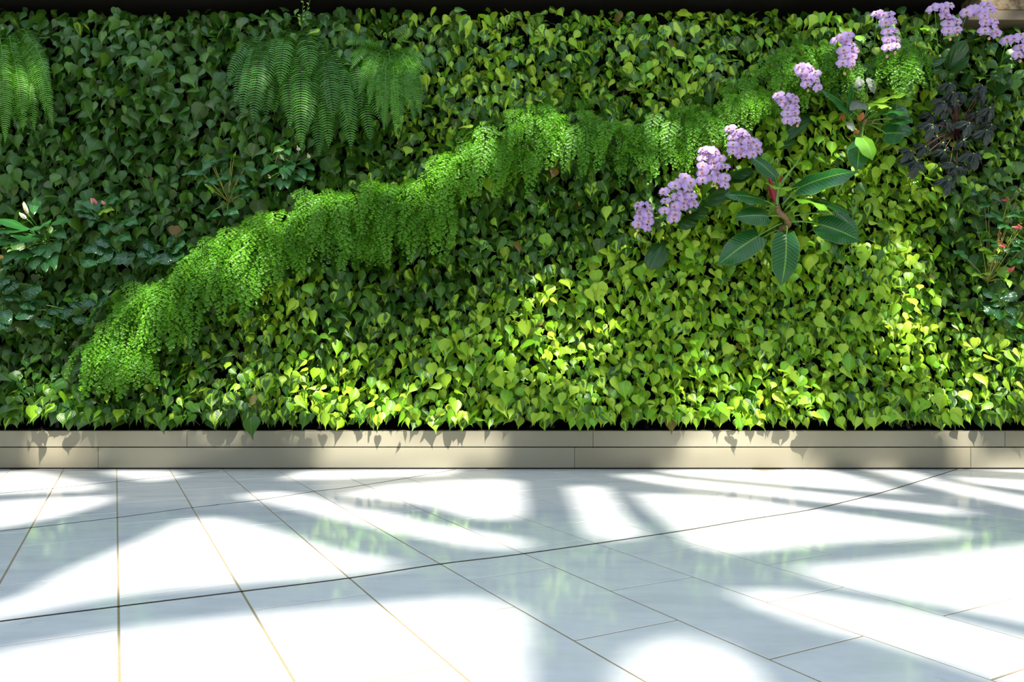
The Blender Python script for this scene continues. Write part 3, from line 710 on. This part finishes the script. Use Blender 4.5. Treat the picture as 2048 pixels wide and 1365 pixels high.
orch = [
 ('pale lilac orchid spray lowest of the diagonal line, small, two short rows of flowers', (1330,490),
  [(1277,410),(1298,414),(1281,424),(1296,430),(1279,437),(1296,443),(1276,449),(1294,457)],[(1275,461)],[((1330,480),(1300,540),36),((1325,455),(1290,432),26)]),
 ('lilac orchid spray second from the bottom, above a wide dark strap leaf', (1390,425),
  [(1328,384),(1331,402),(1329,422),(1350,413),(1350,429),(1347,438),(1357,367),(1370,356),(1376,376),(1366,388),(1368,400),(1382,393),(1387,408),(1367,414),(1352,395),(1380,366),(1350,372)],[(1380,424)],[((1345,440),(1395,448),32),((1370,430),(1418,425),24)]),
 ('dense lilac orchid spray third from the bottom, left of the broad-leafed plant', (1400,402),
  [(1406,300),(1406,316),(1405,333),(1405,346),(1405,361),(1421,301),(1430,305),(1426,320),(1428,334),(1441,333),(1450,333),(1433,349),(1424,357),(1434,360),(1450,356),(1449,370),(1415,310),(1440,318)],[(1424,371),(1434,375)],[((1400,404),(1457,380),36),((1405,410),(1360,420),22)]),
 ('widest lilac orchid spray, fourth from the bottom, leaning right over a broad leaf', (1465,360),
  [(1459,258),(1466,275),(1466,290),(1465,303),(1484,267),(1484,283),(1495,274),(1495,287),(1482,298),(1496,298),(1506,285),(1504,309),(1482,309),(1515,301),(1474,265),(1512,292)],[(1480,314)],[((1458,348),(1505,345),26),((1462,360),(1500,356),20)]),
 ('lilac orchid spray fifth from the bottom, below the one with the small bent spray', (1545,300),
  [(1556,191),(1563,200),(1583,193),(1570,209),(1590,199),(1577,216),(1590,214),(1574,228),(1589,226),(1575,242),(1592,240)],[(1583,249),(1595,251)],[((1540,295),(1590,282),24),((1545,292),(1620,236),26)]),
 ('short bent lilac orchid spray sixth from the bottom, its lowest flower to the right', (1598,230),
  [(1599,135),(1611,140),(1622,136),(1612,154),(1630,147),(1614,168),(1632,160),(1636,176),(1604,144)],[(1616,181)],[((1600,226),(1650,250),24)]),
 ('bright lilac orchid spray seventh from the bottom, above the silver begonia leaves', (1668,200),
  [(1674,79),(1683,75),(1696,71),(1692,84),(1703,88),(1687,101),(1703,99),(1713,101),(1690,113),(1704,113),(1685,127),(1703,127)],[(1701,137),(1689,147)],[((1666,196),(1690,168),24)]),
 ('long hanging lilac orchid spray eighth from the bottom, the tallest narrow one', (1745,150),
  [(1753,27),(1766,32),(1778,29),(1771,46),(1787,42),(1776,63),(1791,60),(1775,80),(1792,78),(1776,95),(1792,92)],[(1790,106),(1774,113)],[((1745,150),(1710,178),24)]),
 ('lilac orchid spray at the top left of the stone block, over strap leaves', (1880,150),
  [(1866,17),(1878,13),(1889,18),(1899,11),(1890,31),(1903,33),(1896,48),(1913,43),(1896,62),(1913,59)],[(1914,68),(1900,78)],[((1835,140),(1893,117),18),((1838,142),(1885,136),24)]),
 ('lilac orchid spray in front of the tan stone block at the top right', (1903,140),
  [(1934,25),(1946,19),(1957,24),(1974,9),(1990,19),(1968,32),(1971,46),(1988,43),(1969,62),(1991,56),(1993,68),(1979,20)],[(1978,77)],[((1897,138),(1930,80),22),((1900,140),(1940,112),34)]),
 ('lilac orchid spray cut by the right edge of the picture', (1996,160),
  [(2014,80),(2028,79),(2041,72),(2040,95),(2036,110),(2052,86),(2053,104),(2060,96)],[(2040,122)],[((1981,190),(2022,150),24)])]
for lab, (bx, by), fl_, buds, lv in orch:
    root = tag(empty('orchid', P(bx, by, -.02)), lab, 'orchid', 'lilac orchids in a rising line')
    top = min(fl_, key=lambda p: p[1]); left = fl_[0]; bot = max(fl_, key=lambda p: p[1])
    midx = sum(p[0] for p in fl_)/len(fl_)
    pts = bez(P(bx, by, -.03), P((bx+left[0])/2, (by+left[1])/2-20, -.12), P(left[0]+3, left[1]-4, -.25), 6)
    pts += bez(P(left[0]+3, left[1]-4, -.25), P(midx, top[1]+2, -.27), P(midx+2, bot[1]+4, -.25), 8)[1:]
    stalk('flower_stem', pts, .0026, .0016, M['redpet'] if lab[0] != 'l' else M['petiole'], root)
    for i, (x, y) in enumerate(fl_):
        fo = bpy.data.objects.new('flower', FM); COL.objects.link(fo); fo.parent = root
        fr = (y-top[1])/max(1, bot[1]-top[1]); s = random.uniform(.90, 1.08)*(1.02-.10*fr)
        yaw = random.gauss(0, .22)+(.25 if x > midx+3 else -.2)
        if i == 0: yaw = -.7
        fo.matrix_basis = (Matrix.Translation(P(x, y, -.27-.025*random.random()-.02*fr)-root.location) @ Matrix.Rotation(yaw, 4, 'Z')
                           @ Matrix.Rotation(random.gauss(-.05, .15)-.25*(1-fr), 4, 'X') @ Matrix.Rotation(random.gauss(0, .15), 4, 'Y') @ Matrix.Scale(s*.97, 4))
        lo_ = bpy.data.objects.new('lip', LM); COL.objects.link(lo_); lo_.parent = fo; lo_.scale = (.85, 1, .85)
    for x, y in buds:
        ovoid('bud', P(x, y, -.27), .0095, .024, M['bud'], root, (random.uniform(-.3, .3), -.2, -1))
    for (a, b, w_) in lv:
        blade('leaf', P(a[0], a[1], -.03), P(b[0], b[1], -.14), w_*.0034, M['orleaf'], root, .08, .35, (0, -.8, .6), 'strap', label='dark green strap leaf')

# ---------------------------------------------------------------- broad-leafed philodendron
def C8(x, y): return 1400+x/3.9, 230+y/3.9
def plant_leaf(root, a, b, w_, mat, Y0, Y1, prof='paddle', bend=.06, nrm=(0, -.85, .5), twist=0., wave=0.02, fold=.25, label=None, base=None, pm=None, name='leaf', pr=.006):
    if root is not bp: Y0 -= .04; Y1 -= .04
    A_ = P(*a, Y0); B_ = P(*b, Y1)
    if mat in (M['anth'], M['glossy']): w_ *= 1.3
    if mat is M['peace']: w_ *= 1.1
    o = blade(name, A_, B_, w_*.0034, mat, root, bend, fold, nrm, prof, 12, twist, wave, label)
    if base is not None:
        Bp = P(*base[:2], base[2] if len(base) > 2 else -.06)
        stalk('petiole', bez(Bp, (Bp+A_)/2+Vector((0, -.03, .012)), A_+(B_-A_)*.03, 6), pr, pr*.6, pm or M['petiole'], root)
    return o
bp = tag(empty('broad_leaf_philodendron', P(1572, 440, -.03)), 'large plant with glossy dark paddle leaves and a red sheath, right of the orchids', 'plant')
def big(a, b, w_, mat, base, **k):
    Y0, Y1 = k.pop('Y', (-.14, -.22)); Y0 -= .04; Y1 -= .04
    plant_leaf(bp, C8(*a), C8(*b), w_/3.9, mat, Y0, Y1, base=(*C8(*base), -.15), **k)
big((672,935),(632,1335),212,M['big'],(672,860),Y=(-.16,-.13),bend=.10,nrm=(0.05,-1,.3))
big((455,945),(140,1170),200,M['big'],(640,845),Y=(-.15,-.16),bend=.08,nrm=(-.15,-1,.3))
big((400,1010),(215,1180),140,M['big'],(600,900),Y=(-.08,-.08),bend=.05,nrm=(0,-1,.2))
big((530,793),(268,800),150,M['big'],(650,800),Y=(-.15,-.22),bend=.08,nrm=(0,-1,.35))
big((505,668),(190,625),118,M['big'],(610,745),Y=(-.16,-.24),bend=.05,nrm=(0,-.75,.65),wave=.05,twist=.3)
big((590,485),(385,320),118,M['big'],(610,700),Y=(-.14,-.15),bend=.05,nrm=(.2,-1,.2))
big((768,570),(1242,440),160,M['big'],(640,700),Y=(-.15,-.26),bend=.06,nrm=(.1,-.75,.75),wave=.03,label='broad leaf with a strong blue sheen reaching up right',pr=.008)
big((745,655),(1038,780),72,M['biglit'],(655,750),Y=(-.18,-.28),bend=.10,nrm=(.2,-.55,.85),wave=.10,label='bright green young leaf')
big((860,660),(1200,790),95,M['big'],(680,770),Y=(-.13,-.22),bend=.08,nrm=(.2,-.7,.8),wave=.04)
big((925,850),(1250,985),190,M['big'],(705,835),Y=(-.12,-.16),bend=.10,nrm=(-.2,-1,.1),wave=.03,pr=.007)
big((1060,760),(1235,930),120,M['big'],(720,790),Y=(-.09,-.12),bend=.06,nrm=(.2,-1,.3),wave=.05)
big((525,530),(770,560),52,M['lime'],(600,700),Y=(-.2,-.2),bend=-.10,nrm=(0,-.5,.9),wave=.10,label='small yellow-green curled leaf')
big((1000,920),(1110,1180),50,M['anth'],(930,860),Y=(-.08,-.06),bend=.08,nrm=(.5,-1,0),wave=.1)
stalk('rolled_leaf', [P(*C8(x, y), Y) for x, y, Y in ((628,535,-.23),(680,470,-.24),(740,395,-.25),(793,322,-.26))], .011, .003, M['petiole'], bp, 8)
stalk('young_stem', [P(*C8(x, y), Y) for x, y, Y in ((605,725,-.17),(598,650,-.19),(612,570,-.22),(630,530,-.24))], .010, .011, M['petiole'], bp, 8)
blade('red_sheath', P(*C8(588,690), -.18), P(*C8(538,478), -.25), .040, M['red'], bp, .06, .9, (-.5, -1, 0), 'lance', label='dark red leaf sheath')
blade('red_sheath', P(*C8(625,530), -.24), P(*C8(640,468), -.25), .014, M['red'], bp, .06, .6, (-.5, -1, 0), 'lance', label='small red sheath tip')
tr = [P(*C8(x, y), Y) for x, y, Y in ((600,715,-.17),(612,755,-.18),(645,785,-.17),(675,805,-.16),(692,840,-.15),(685,868,-.13),(645,882,-.11),(615,890,.0))]
v, f = [], []; tube([p-bp.location for p in tr], .016, .020, 8, v, f)
for i in range(len(tr)-1):
    for s in (.25, .7):
        p = tr[i].lerp(tr[i+1], s)-bp.location; d = (tr[i+1]-tr[i]).normalized()*.004; tube([p-d, p, p+d], .0205, .0205, 8, v, f)
link('trunk', mesh('trunk', v, f), bp, M['trunk'])
for a, b in [((640,880),(560,960)),((640,885),(690,980)),((610,870),(540,900))]:
    stalk('aerial_root', bez(P(*C8(*a), -.02), P(*C8((a[0]+b[0])/2, a[1]+30), -.05), P(*C8(*b), -.02), 5), .003, .002, M['trunk'], bp)

# upper broad-leafed plant with paler leaves
def C3(x, y): return 1348+x/2.904, y/2.904
up2 = tag(empty('broad_leaf_philodendron', P(*C3(1100, 715), -.03)), 'smaller plant with pale and yellow-green paddle leaves above the large broad-leafed one', 'plant')
def ub(a, b, w_, mat, base=(1090,715), Y=(-.14,-.22), **k):
    plant_leaf(up2, C3(*a), C3(*b), w_*1.22/2.904, mat, Y[0], Y[1], base=(*C3(*base), -.08), **k)
ub((1038,652),(856,524),92,M['big'],nrm=(-.1,-.8,.7),bend=.05,label='blue-green lit leaf pointing up left')
ub((1040,600),(1033,486),80,M['big'],nrm=(0,-.8,.6),bend=.05)
ub((1165,592),(1378,545),44,M['lime'],nrm=(.1,-.6,.9),wave=.06,bend=.06,label='yellow-green leaf pointing right')
ub((1130,600),(1264,630),40,M['lime'],nrm=(0,-.6,.9),wave=.1,label='short yellow-green leaf')
ub((1180,652),(1385,672),46,M['big'],nrm=(0,-.5,.9),wave=.06,bend=.08)
ub((1275,690),(1390,715),66,M['big'],nrm=(.1,-.8,.6),bend=.1)
ub((1250,640),(1375,668),80,M['big'],nrm=(0,-1,.3),Y=(-.10,-.12))
ub((1225,775),(1350,775),100,M['big'],nrm=(0,-1,.1),Y=(-.11,-.12))
ub((1090,800),(1152,932),96,M['biglit'],nrm=(.3,-1,.3),Y=(-.18,-.20),bend=.1,label='bright green leaf hanging below the centre')
ub((1075,835),(1062,992),92,M['big'],nrm=(-.2,-1,.2),Y=(-.14,-.16),bend=.08)
ub((930,525),(1005,490),70,M['big'],nrm=(0,-1,.2),Y=(-.05,-.05))
ub((1300,745),(1395,770),60,M['big'],nrm=(0,-1,.3),Y=(-.08,-.08))
ovoid('growing_tip', P(*C3(1080, 1000), -.2), .014, .03, M['lime'], up2, (1, -.3, .6))
for a, b, w_ in [((1075,705),(1100,650),26),((985,700),(985,655),20),((1080,760),(1040,775),18),((1150,720),(1165,690),20),((965,700),(975,660),16)]:
    blade('dry_sheath', P(*C3(*a), -.12), P(*C3(*b), -.17), w_/2.904*.0034, M['orange'], up2, .1, .6, (0, -1, .2), 'lance', label='dry orange sheath')
stalk('trunk', [P(*C3(x, y), Y) for x, y, Y in ((1120,690,-.12),(1100,715,-.10),(1085,745,-.06),(1080,770,.0),(1085,790,.06))], .013, .015, M['trunk'], up2, 8)
for a, b in [((1080,760),(1000,790)),((1085,750),(1060,800))]:
    stalk('aerial_root', bez(P(*C3(*a), -.05), P(*C3((a[0]+b[0])/2, a[1]+40), -.08), P(*C3(*b), -.03), 5), .003, .002, M['trunk'], up2)
sb = tag(empty('silver_begonia', P(*C3(1100, 610), -.04)), 'silver-leafed begonia with dark veins, tucked into the pale paddle-leafed plant', 'plant')
for a, b, w_ in [((1090,455),(1045,510),66),((1130,452),(1160,545),58),((1085,590),(1020,640),66),((1075,600),(1110,640),72),((1010,705),(1040,765),56),((1060,500),(1080,530),44),((1080,455),(1090,500),40)]:
    plant_leaf(sb, C3(*a), C3(*b), w_/2.904, M['silver'], -.17, -.20, prof='round', bend=.1, nrm=(.1, -.9, .5), wave=.04, base=(*C3(1100, 640), -.08), pm=M['petiole'], pr=.0025)

# ---------------------------------------------------------------- black-leafed begonia
def palm_leaf(root, c, size, ang, tilt, mat, name='leaf'):
    """palmate leaf with pointed lobes radiating from the stalk joint"""
    V = [Vector((0, -.012, 0))]; UV = [(.5, 0)]; Fc = []; n = 44
    for i in range(n+1):
        a = -2.55+5.1*i/n; lobe = abs(math.cos(a*2.05)); jag = .06*math.sin(i*2.9)
        r = size*(.48+.52*lobe**1.2+jag)*(1-.16*abs(a)/2.55)
        fold = .012*math.cos(a*4.1*2)
        V.append(Vector((math.sin(a)*r*.55, -.004+fold, -math.cos(a)*r*.55))); UV.append((.5+.25*math.sin(a*4), .4))
        V.append(Vector((math.sin(a)*r, .035*(r/size)**2*1.2+fold*.6+.006*math.sin(i*1.7), -math.cos(a)*r))); UV.append((.5+.3*math.sin(a*4), .9))
    for i in range(n):
        a = 1+2*i; Fc += [(0, a, a+2), (a, a+1, a+3, a+2)]
    Rm = Matrix.Rotation(ang, 3, 'Y') @ Matrix.Rotation(tilt, 3, 'X')
    me = mesh(name, [Rm @ q for q in V], Fc, True, UV); o = link(name, me, root, mat, Vector(c)-root.location)
    k = link('leaf_eye', mesh('eye', [Rm @ Vector((.006*math.cos(j), -.0165, .006*math.sin(j))) for j in [q*6.283/7 for q in range(7)]]+[Rm @ Vector((0, -.02, 0))], [(q, (q+1) % 7, 7) for q in range(7)]), o, M['lime'])
    return o
def C4(x, y): return 1780+x/5.25, 160+y/5.25
bg_ = tag(empty('black_leaf_begonia', P(*C4(680, 545), -.02)), 'begonia with ragged near-black star leaves and pale eyes, at the far right', 'plant')
for x, y, s in [(620,55,120),(745,157,115),(700,225,125),(550,245,125),(580,290,130),(430,370,120),(570,445,130),(430,485,150),(820,465,150),(945,165,110),(1035,300,130),(1000,540,140),(360,710,110),(200,760,110),(270,870,170),
                (560,745,125),(865,790,150),(690,915,150),(600,1070,140),(545,670,110),(955,85,105),(900,350,110),(1050,480,120),(650,150,110),(480,600,120),(780,900,120),(1000,380,120),(760,640,110)]:
    fx, fy = C4(x, y); Y = random.uniform(-.20, -.10); c = P(fx, fy, Y)
    palm_leaf(bg_, c, s*.92/5.25*.0034, random.gauss((x-680)*-.0006, .3), random.gauss(-.30, .22), M['dusk'])
    ctr = P(*C4(680, 545), -.06)
    stalk('stem', bez(ctr, (ctr+c)/2+Vector((random.uniform(-.02, .02), -.04, .02)), c+Vector((0, .004, 0)), 7), .0032, .0022, M['redpet'], bg_, 5)

# ---------------------------------------------------------------- peace lilies, anthuriums and other inset plants
def C2(x, y): return x/4.267, 380+y/4.267
def spathe(root, base, a, b, w_, mat, sp_mat=None, Y=-.17, stem=True, pm=None):
    """flower: spathe blade with a spadix and its stalk"""
    A_ = P(*a, Y); B_ = P(*b, Y-.01); o = blade('flower', A_, B_, w_*.0034, mat, root, .12, .7, (0, -1, .1), 'round')
    sx = stalk('spadix', [A_+Vector((0, -.012, 0)), A_.lerp(B_, .3)+Vector((0, -.02, .006)), A_.lerp(B_, .6)+Vector((0, -.024, .012))], .0045, .003, sp_mat or M['spadix'], root)
    if stem: stalk('flower_stalk', bez(P(*base, -.05), P((base[0]+a[0])/2, (base[1]+a[1])/2-5, Y*.8), A_, 6), .0025, .002, pm or M['petiole'], root)
pl = tag(empty('peace_lily', P(95, 480, -.03)), 'peace lily with white spathes and long sunlit leaves at the left edge', 'plant')
for a, b, w_, nm in [((58,462),(-30,440),19,(0,-.6,.9)),((60,458),(-10,470),18,(0,-.7,.8)),((88,472),(22,492),24,(0,-.6,.9)),((70,505),(38,522),16,(0,-.7,.8)),((72,505),(28,520),22,(0,-.6,.9)),
                     ((82,455),(98,448),24,(.1,-.8,.6)),((100,450),(142,445),18,(0,-.7,.7)),((95,455),(60,462),16,(0,-.6,.8)),((110,462),(133,478),18,(0,-.8,.5)),((85,490),(78,512),24,(0,-.9,.5)),
                     ((100,490),(95,518),26,(0,-1,.2)),((112,480),(120,505),22,(0,-1,.2)),((78,510),(66,540),22,(0,-1,.3)),((95,515),(92,545),20,(0,-1,.2)),((30,480),(-20,495),24,(0,-.6,.9)),((28,530),(10,540),14,(0,-.8,.6)),
                     ((75,400),(68,430),18,(0,-1,.2)),((80,430),(70,392),16,(0,-1,.2)),((38,500),(5,530),20,(0,-.8,.6)),((105,500),(112,540),22,(0,-1,.2)),((60,480),(20,470),22,(0,-.7,.7))]:
    plant_leaf(pl, a, b, w_, M['peace'], -.12, -.20, prof='lance', bend=.12, nrm=nm, wave=.02, base=(95, 485, -.04), pr=.003)
for a, b, w_ in [((55,427),(47,403),10),((52,437),(38,426),9),((20,465),(7,460),10),((112,505),(106,492),9),((80,530),(80,522),6)]:
    spathe(pl, (88, 475), a, b, w_, M['white'])
an1 = tag(empty('anthurium', P(232, 455, -.03)), 'anthurium with one pink spathe among dark leaves, left of the diagonal ferns', 'plant')
for a, b, w_, mt in [((200,412),(150,405),26,'peace'),((195,420),(148,420),20,'peace'),((200,430),(155,432),22,'glossy'),((205,420),(228,422),24,'lime'),((215,448),(208,470),26,'anth'),((236,410),(240,398),16,'anth'),((250,440),(275,450),26,'anth'),
                     ((240,470),(262,482),24,'anth'),((212,405),(240,400),22,'anth'),((190,430),(180,455),26,'peace')]:
    plant_leaf(an1, a, b, w_, M[mt], -.12, -.17, prof='arrow', bend=.10, nrm=(0, -.85, .6), wave=.05, base=(235, 457, -.05), pm=M['ypet'], pr=.0025)
spathe(an1, (232, 455), (187, 411), (185, 396), 17, M['pink'], M['spadix'], pm=M['ypet'])
spathe(an1, (236, 455), (214, 409), (202, 405), 7, M['pink'], M['spadix'], pm=M['ypet'])
ys = tag(empty('yellow_stemmed_plant', P(460, 405, -.03)), 'upright plant with yellow stalks and folded green leaves above the diagonal ferns', 'plant')
def C5(x, y): return 340+x/5.39, 280+y/5.39
for a, b, w_, mt in [((345,350),(120,385),70,'peace'),((440,235),(350,340),90,'anth'),((650,400),(500,440),60,'anth'),((470,555),(370,475),40,'lime'),((700,530),(860,505),70,'anth'),((790,590),(915,570),110,'peace'),((665,190),(600,170),60,'anth'),
                     ((750,380),(820,470),60,'peace'),((400,420),(520,490),80,'peace'),((810,290),(950,350),70,'peace'),((620,760),(740,800),110,'peace'),((430,800),(550,820),80,'anth'),((470,260),(500,250),50,'anth'),((690,180),(720,120),40,'lime')]:
    plant_leaf(ys, C5(*a), C5(*b), w_/5.39*1.1, M[mt], -.13, -.18, prof='arrow', bend=.10, nrm=(0, -.85, .6), wave=.04, base=(*C5(645, 680), -.05), pm=M['ypet'], pr=.003)
dp = tag(empty('peace_lily', P(600, 350, -.02)), 'shaded peace lily with narrow dark leaves under the large sword fern', 'plant')
for a, b, w_ in [((1150,260),(1060,340),60),((1150,260),(980,390),70),((1210,290),(1260,430),70),((1250,260),(1300,390),70),((1300,240),(1330,340),60),((1200,400),(1190,540),70),((1260,400),(1270,530),70),((1340,380),(1450,450),70),((1400,300),(1460,430),70),
                 ((1120,240),(1000,140),30),((1100,200),(1200,130),26),((1450,260),(1560,330),60),((1400,250),(1520,220),50),((1180,60),(1290,20),60),((1250,80),(1290,170),60),((1100,440),(1080,490),60),((1340,260),(1240,210),50),((1500,380),(1530,440),60)]:
    plant_leaf(dp, C5(*a), C5(*b), w_/5.39*1.1, M['peace'], -.08, -.16, prof='lance', bend=.10, nrm=(0, -.85, .5), base=(*C5(1300, 320), -.03), pr=.0025)
for a, b, w_ in [((1388,115),(1380,78),38),((1496,195),(1496,158),34),((1085,400),(1060,410),20),((1230,410),(1215,400),20)]:
    spathe(dp, C5(1340, 300), C5(*a), C5(*b), w_/5.39*1.1, M['white'], Y=-.19)
# glossy dark-leaved plants
def glossy(lab, base, items):
    root = tag(empty('glossy_leaf_plant', P(*base, -.02)), lab, 'plant')
    for a, b, w_ in items:
        plant_leaf(root, a, b, w_, M['glossy'], -.12, -.17, prof='round', bend=.12, nrm=(random.uniform(-.3, .3), -.8, .6), wave=.03, base=(*base, -.04), pr=.003, fold=.35)
glossy('plant with glossy blue-black heart leaves below the pink anthurium', (215, 490),
       [((190,490),(168,505),24),((185,515),(168,535),28),((210,495),(178,500),24),((205,505),(218,522),30),((235,505),(240,530),30),((250,505),(256,530),26),((220,482),(190,485),22)])
glossy('plant with glossy dark leaves left of the orange-topped maidenhair fern', (335, 500),
       [((300,500),(275,512),26),((310,505),(300,530),26),((330,505),(335,530),28),((345,495),(368,492),26),((330,488),(350,478),22),((310,492),(285,490),22),((355,505),(345,525),26)])
glossy('plant with glossy leaves, two of them white with glare, left of the lowest maidenhair ferns', (150, 625),
       [((65,605),(40,615),26),((50,620),(55,640),28),((85,610),(70,600),24),((115,615),(100,630),24),((135,615),(128,640),24),((158,605),(142,615),20),((188,600),(165,612),18),((195,605),(215,600),22),((165,630),(155,650),22),((180,640),(195,625),24),((95,640),(80,655),24)])
glossy('plant with glossy dark leaves at the left edge under the peace lily', (10, 570),
       [((10,555),(-5,580),28),((25,560),(10,590),30),((65,570),(60,600),32),((30,590),(10,600),24),((15,640),(-10,660),26),((5,620),(20,650),22)])
# right-hand anthuriums
def C6(x, y): return 1880+x/4.55, 360+y/4.55
an2 = tag(empty('anthurium', P(*C6(430, 930), -.02)), 'tall anthurium with small red flowers and yellow stalks at the right edge', 'plant')
for a, b, w_, mt in [((470,650),(350,640),70,'lime'),((465,660),(450,755),90,'lime'),((480,670),(560,740),80,'anth'),((440,500),(330,480),60,'anth'),((500,560),(380,555),50,'anth'),((390,850),(460,870),50,'lime'),((380,880),(290,870),60,'lime'),((560,900),(500,860),50,'anth'),((620,910),(630,985),50,'lime'),
                     ((400,150),(270,120),100,'glossy'),((560,340),(410,330),110,'peace'),((640,290),(764,290),50,'peace'),((760,340),(600,340),50,'peace'),((600,400),(520,440),80,'anth'),((700,540),(770,580),80,'glossy'),((640,740),(780,750),60,'peace'),((560,620),(460,600),60,'anth'),((150,640),(260,740),60,'anth'),((640,620),(720,660),80,'peace'),
                     ((720,100),(640,90),50,'anth'),((440,210),(340,270),60,'anth'),((760,620),(660,600),60,'anth'),((320,390),(400,355),30,'anth')]:
    plant_leaf(an2, C6(*a), C6(*b), w_/4.55*1.1, M[mt], -.12, -.18, prof='arrow', bend=.10, nrm=(random.uniform(-.2, .2), -.8, .65), wave=.05, base=(*C6(430, 930), -.04), pm=M['ypet'], pr=.0024)
for a, b, w_ in [((620,185),(555,185),26),((740,440),(650,430),32),((590,610),(520,600),30),((620,830),(680,800),44),((540,570),(540,545),20),((715,400),(725,440),26),((545,505),(515,500),16)]:
    spathe(an2, C6(430, 920), C6(*a), C6(*b), w_/4.55, M['rosy'], M['orange'], pm=M['ypet'])
spathe(an2, C6(580, 300), C6(720, 110), C6(690, 95), 24/4.55, M['white'], M['spadix'], pm=M['ypet'])
root = tag(empty('glossy_leaf_plant', P(*C6(540, 1080), -.02)), 'plant with glossy heart leaves below the red-flowered anthurium, one leaf white with glare', 'plant')
for a, b, w_ in [((500,1040),(395,1050),90),((440,1110),(430,1230),90),((480,1110),(500,1160),60),((590,1020),(660,1110),100),((500,1160),(540,1280),90),((620,1150),(680,1240),80),((640,1240),(660,1330),80),((380,1150),(360,1100),60)]:
    plant_leaf(root, C6(*a), C6(*b), w_/4.55*1.1, M['glossy'], -.12, -.17, prof='round', bend=.12, nrm=(random.uniform(-.3, .3), -.8, .6), base=(*C6(540, 1080), -.04), pr=.003)
# thin upright shoots above the dark fern
sh = tag(empty('vine_shoot', P(604, 60, -.02)), 'thin light green shoots rising above the large sword fern to the soffit', 'plant')
for e in ((607, 2), (622, -4), (600, 30)):
    stalk('stem', bez(P(604, 62, -.03), P(603+(e[0]-604)*.3, 30, -.08), P(e[0], e[1], -.10), 5), .0016, .001, M['petiole'], sh, 4)
    for k in range(5):
        t = .35+k*.15; c = P(604+(e[0]-604)*t, 62+(e[1]-62)*t, -.10); blade('leaf', c, c+Vector((random.choice((-1, 1))*.016, -.01, random.uniform(-.01, .014))), .011, M['lime'], sh, .1, .2, (0, -1, .3), 'round', 5)
print('objects', len(bpy.data.objects))
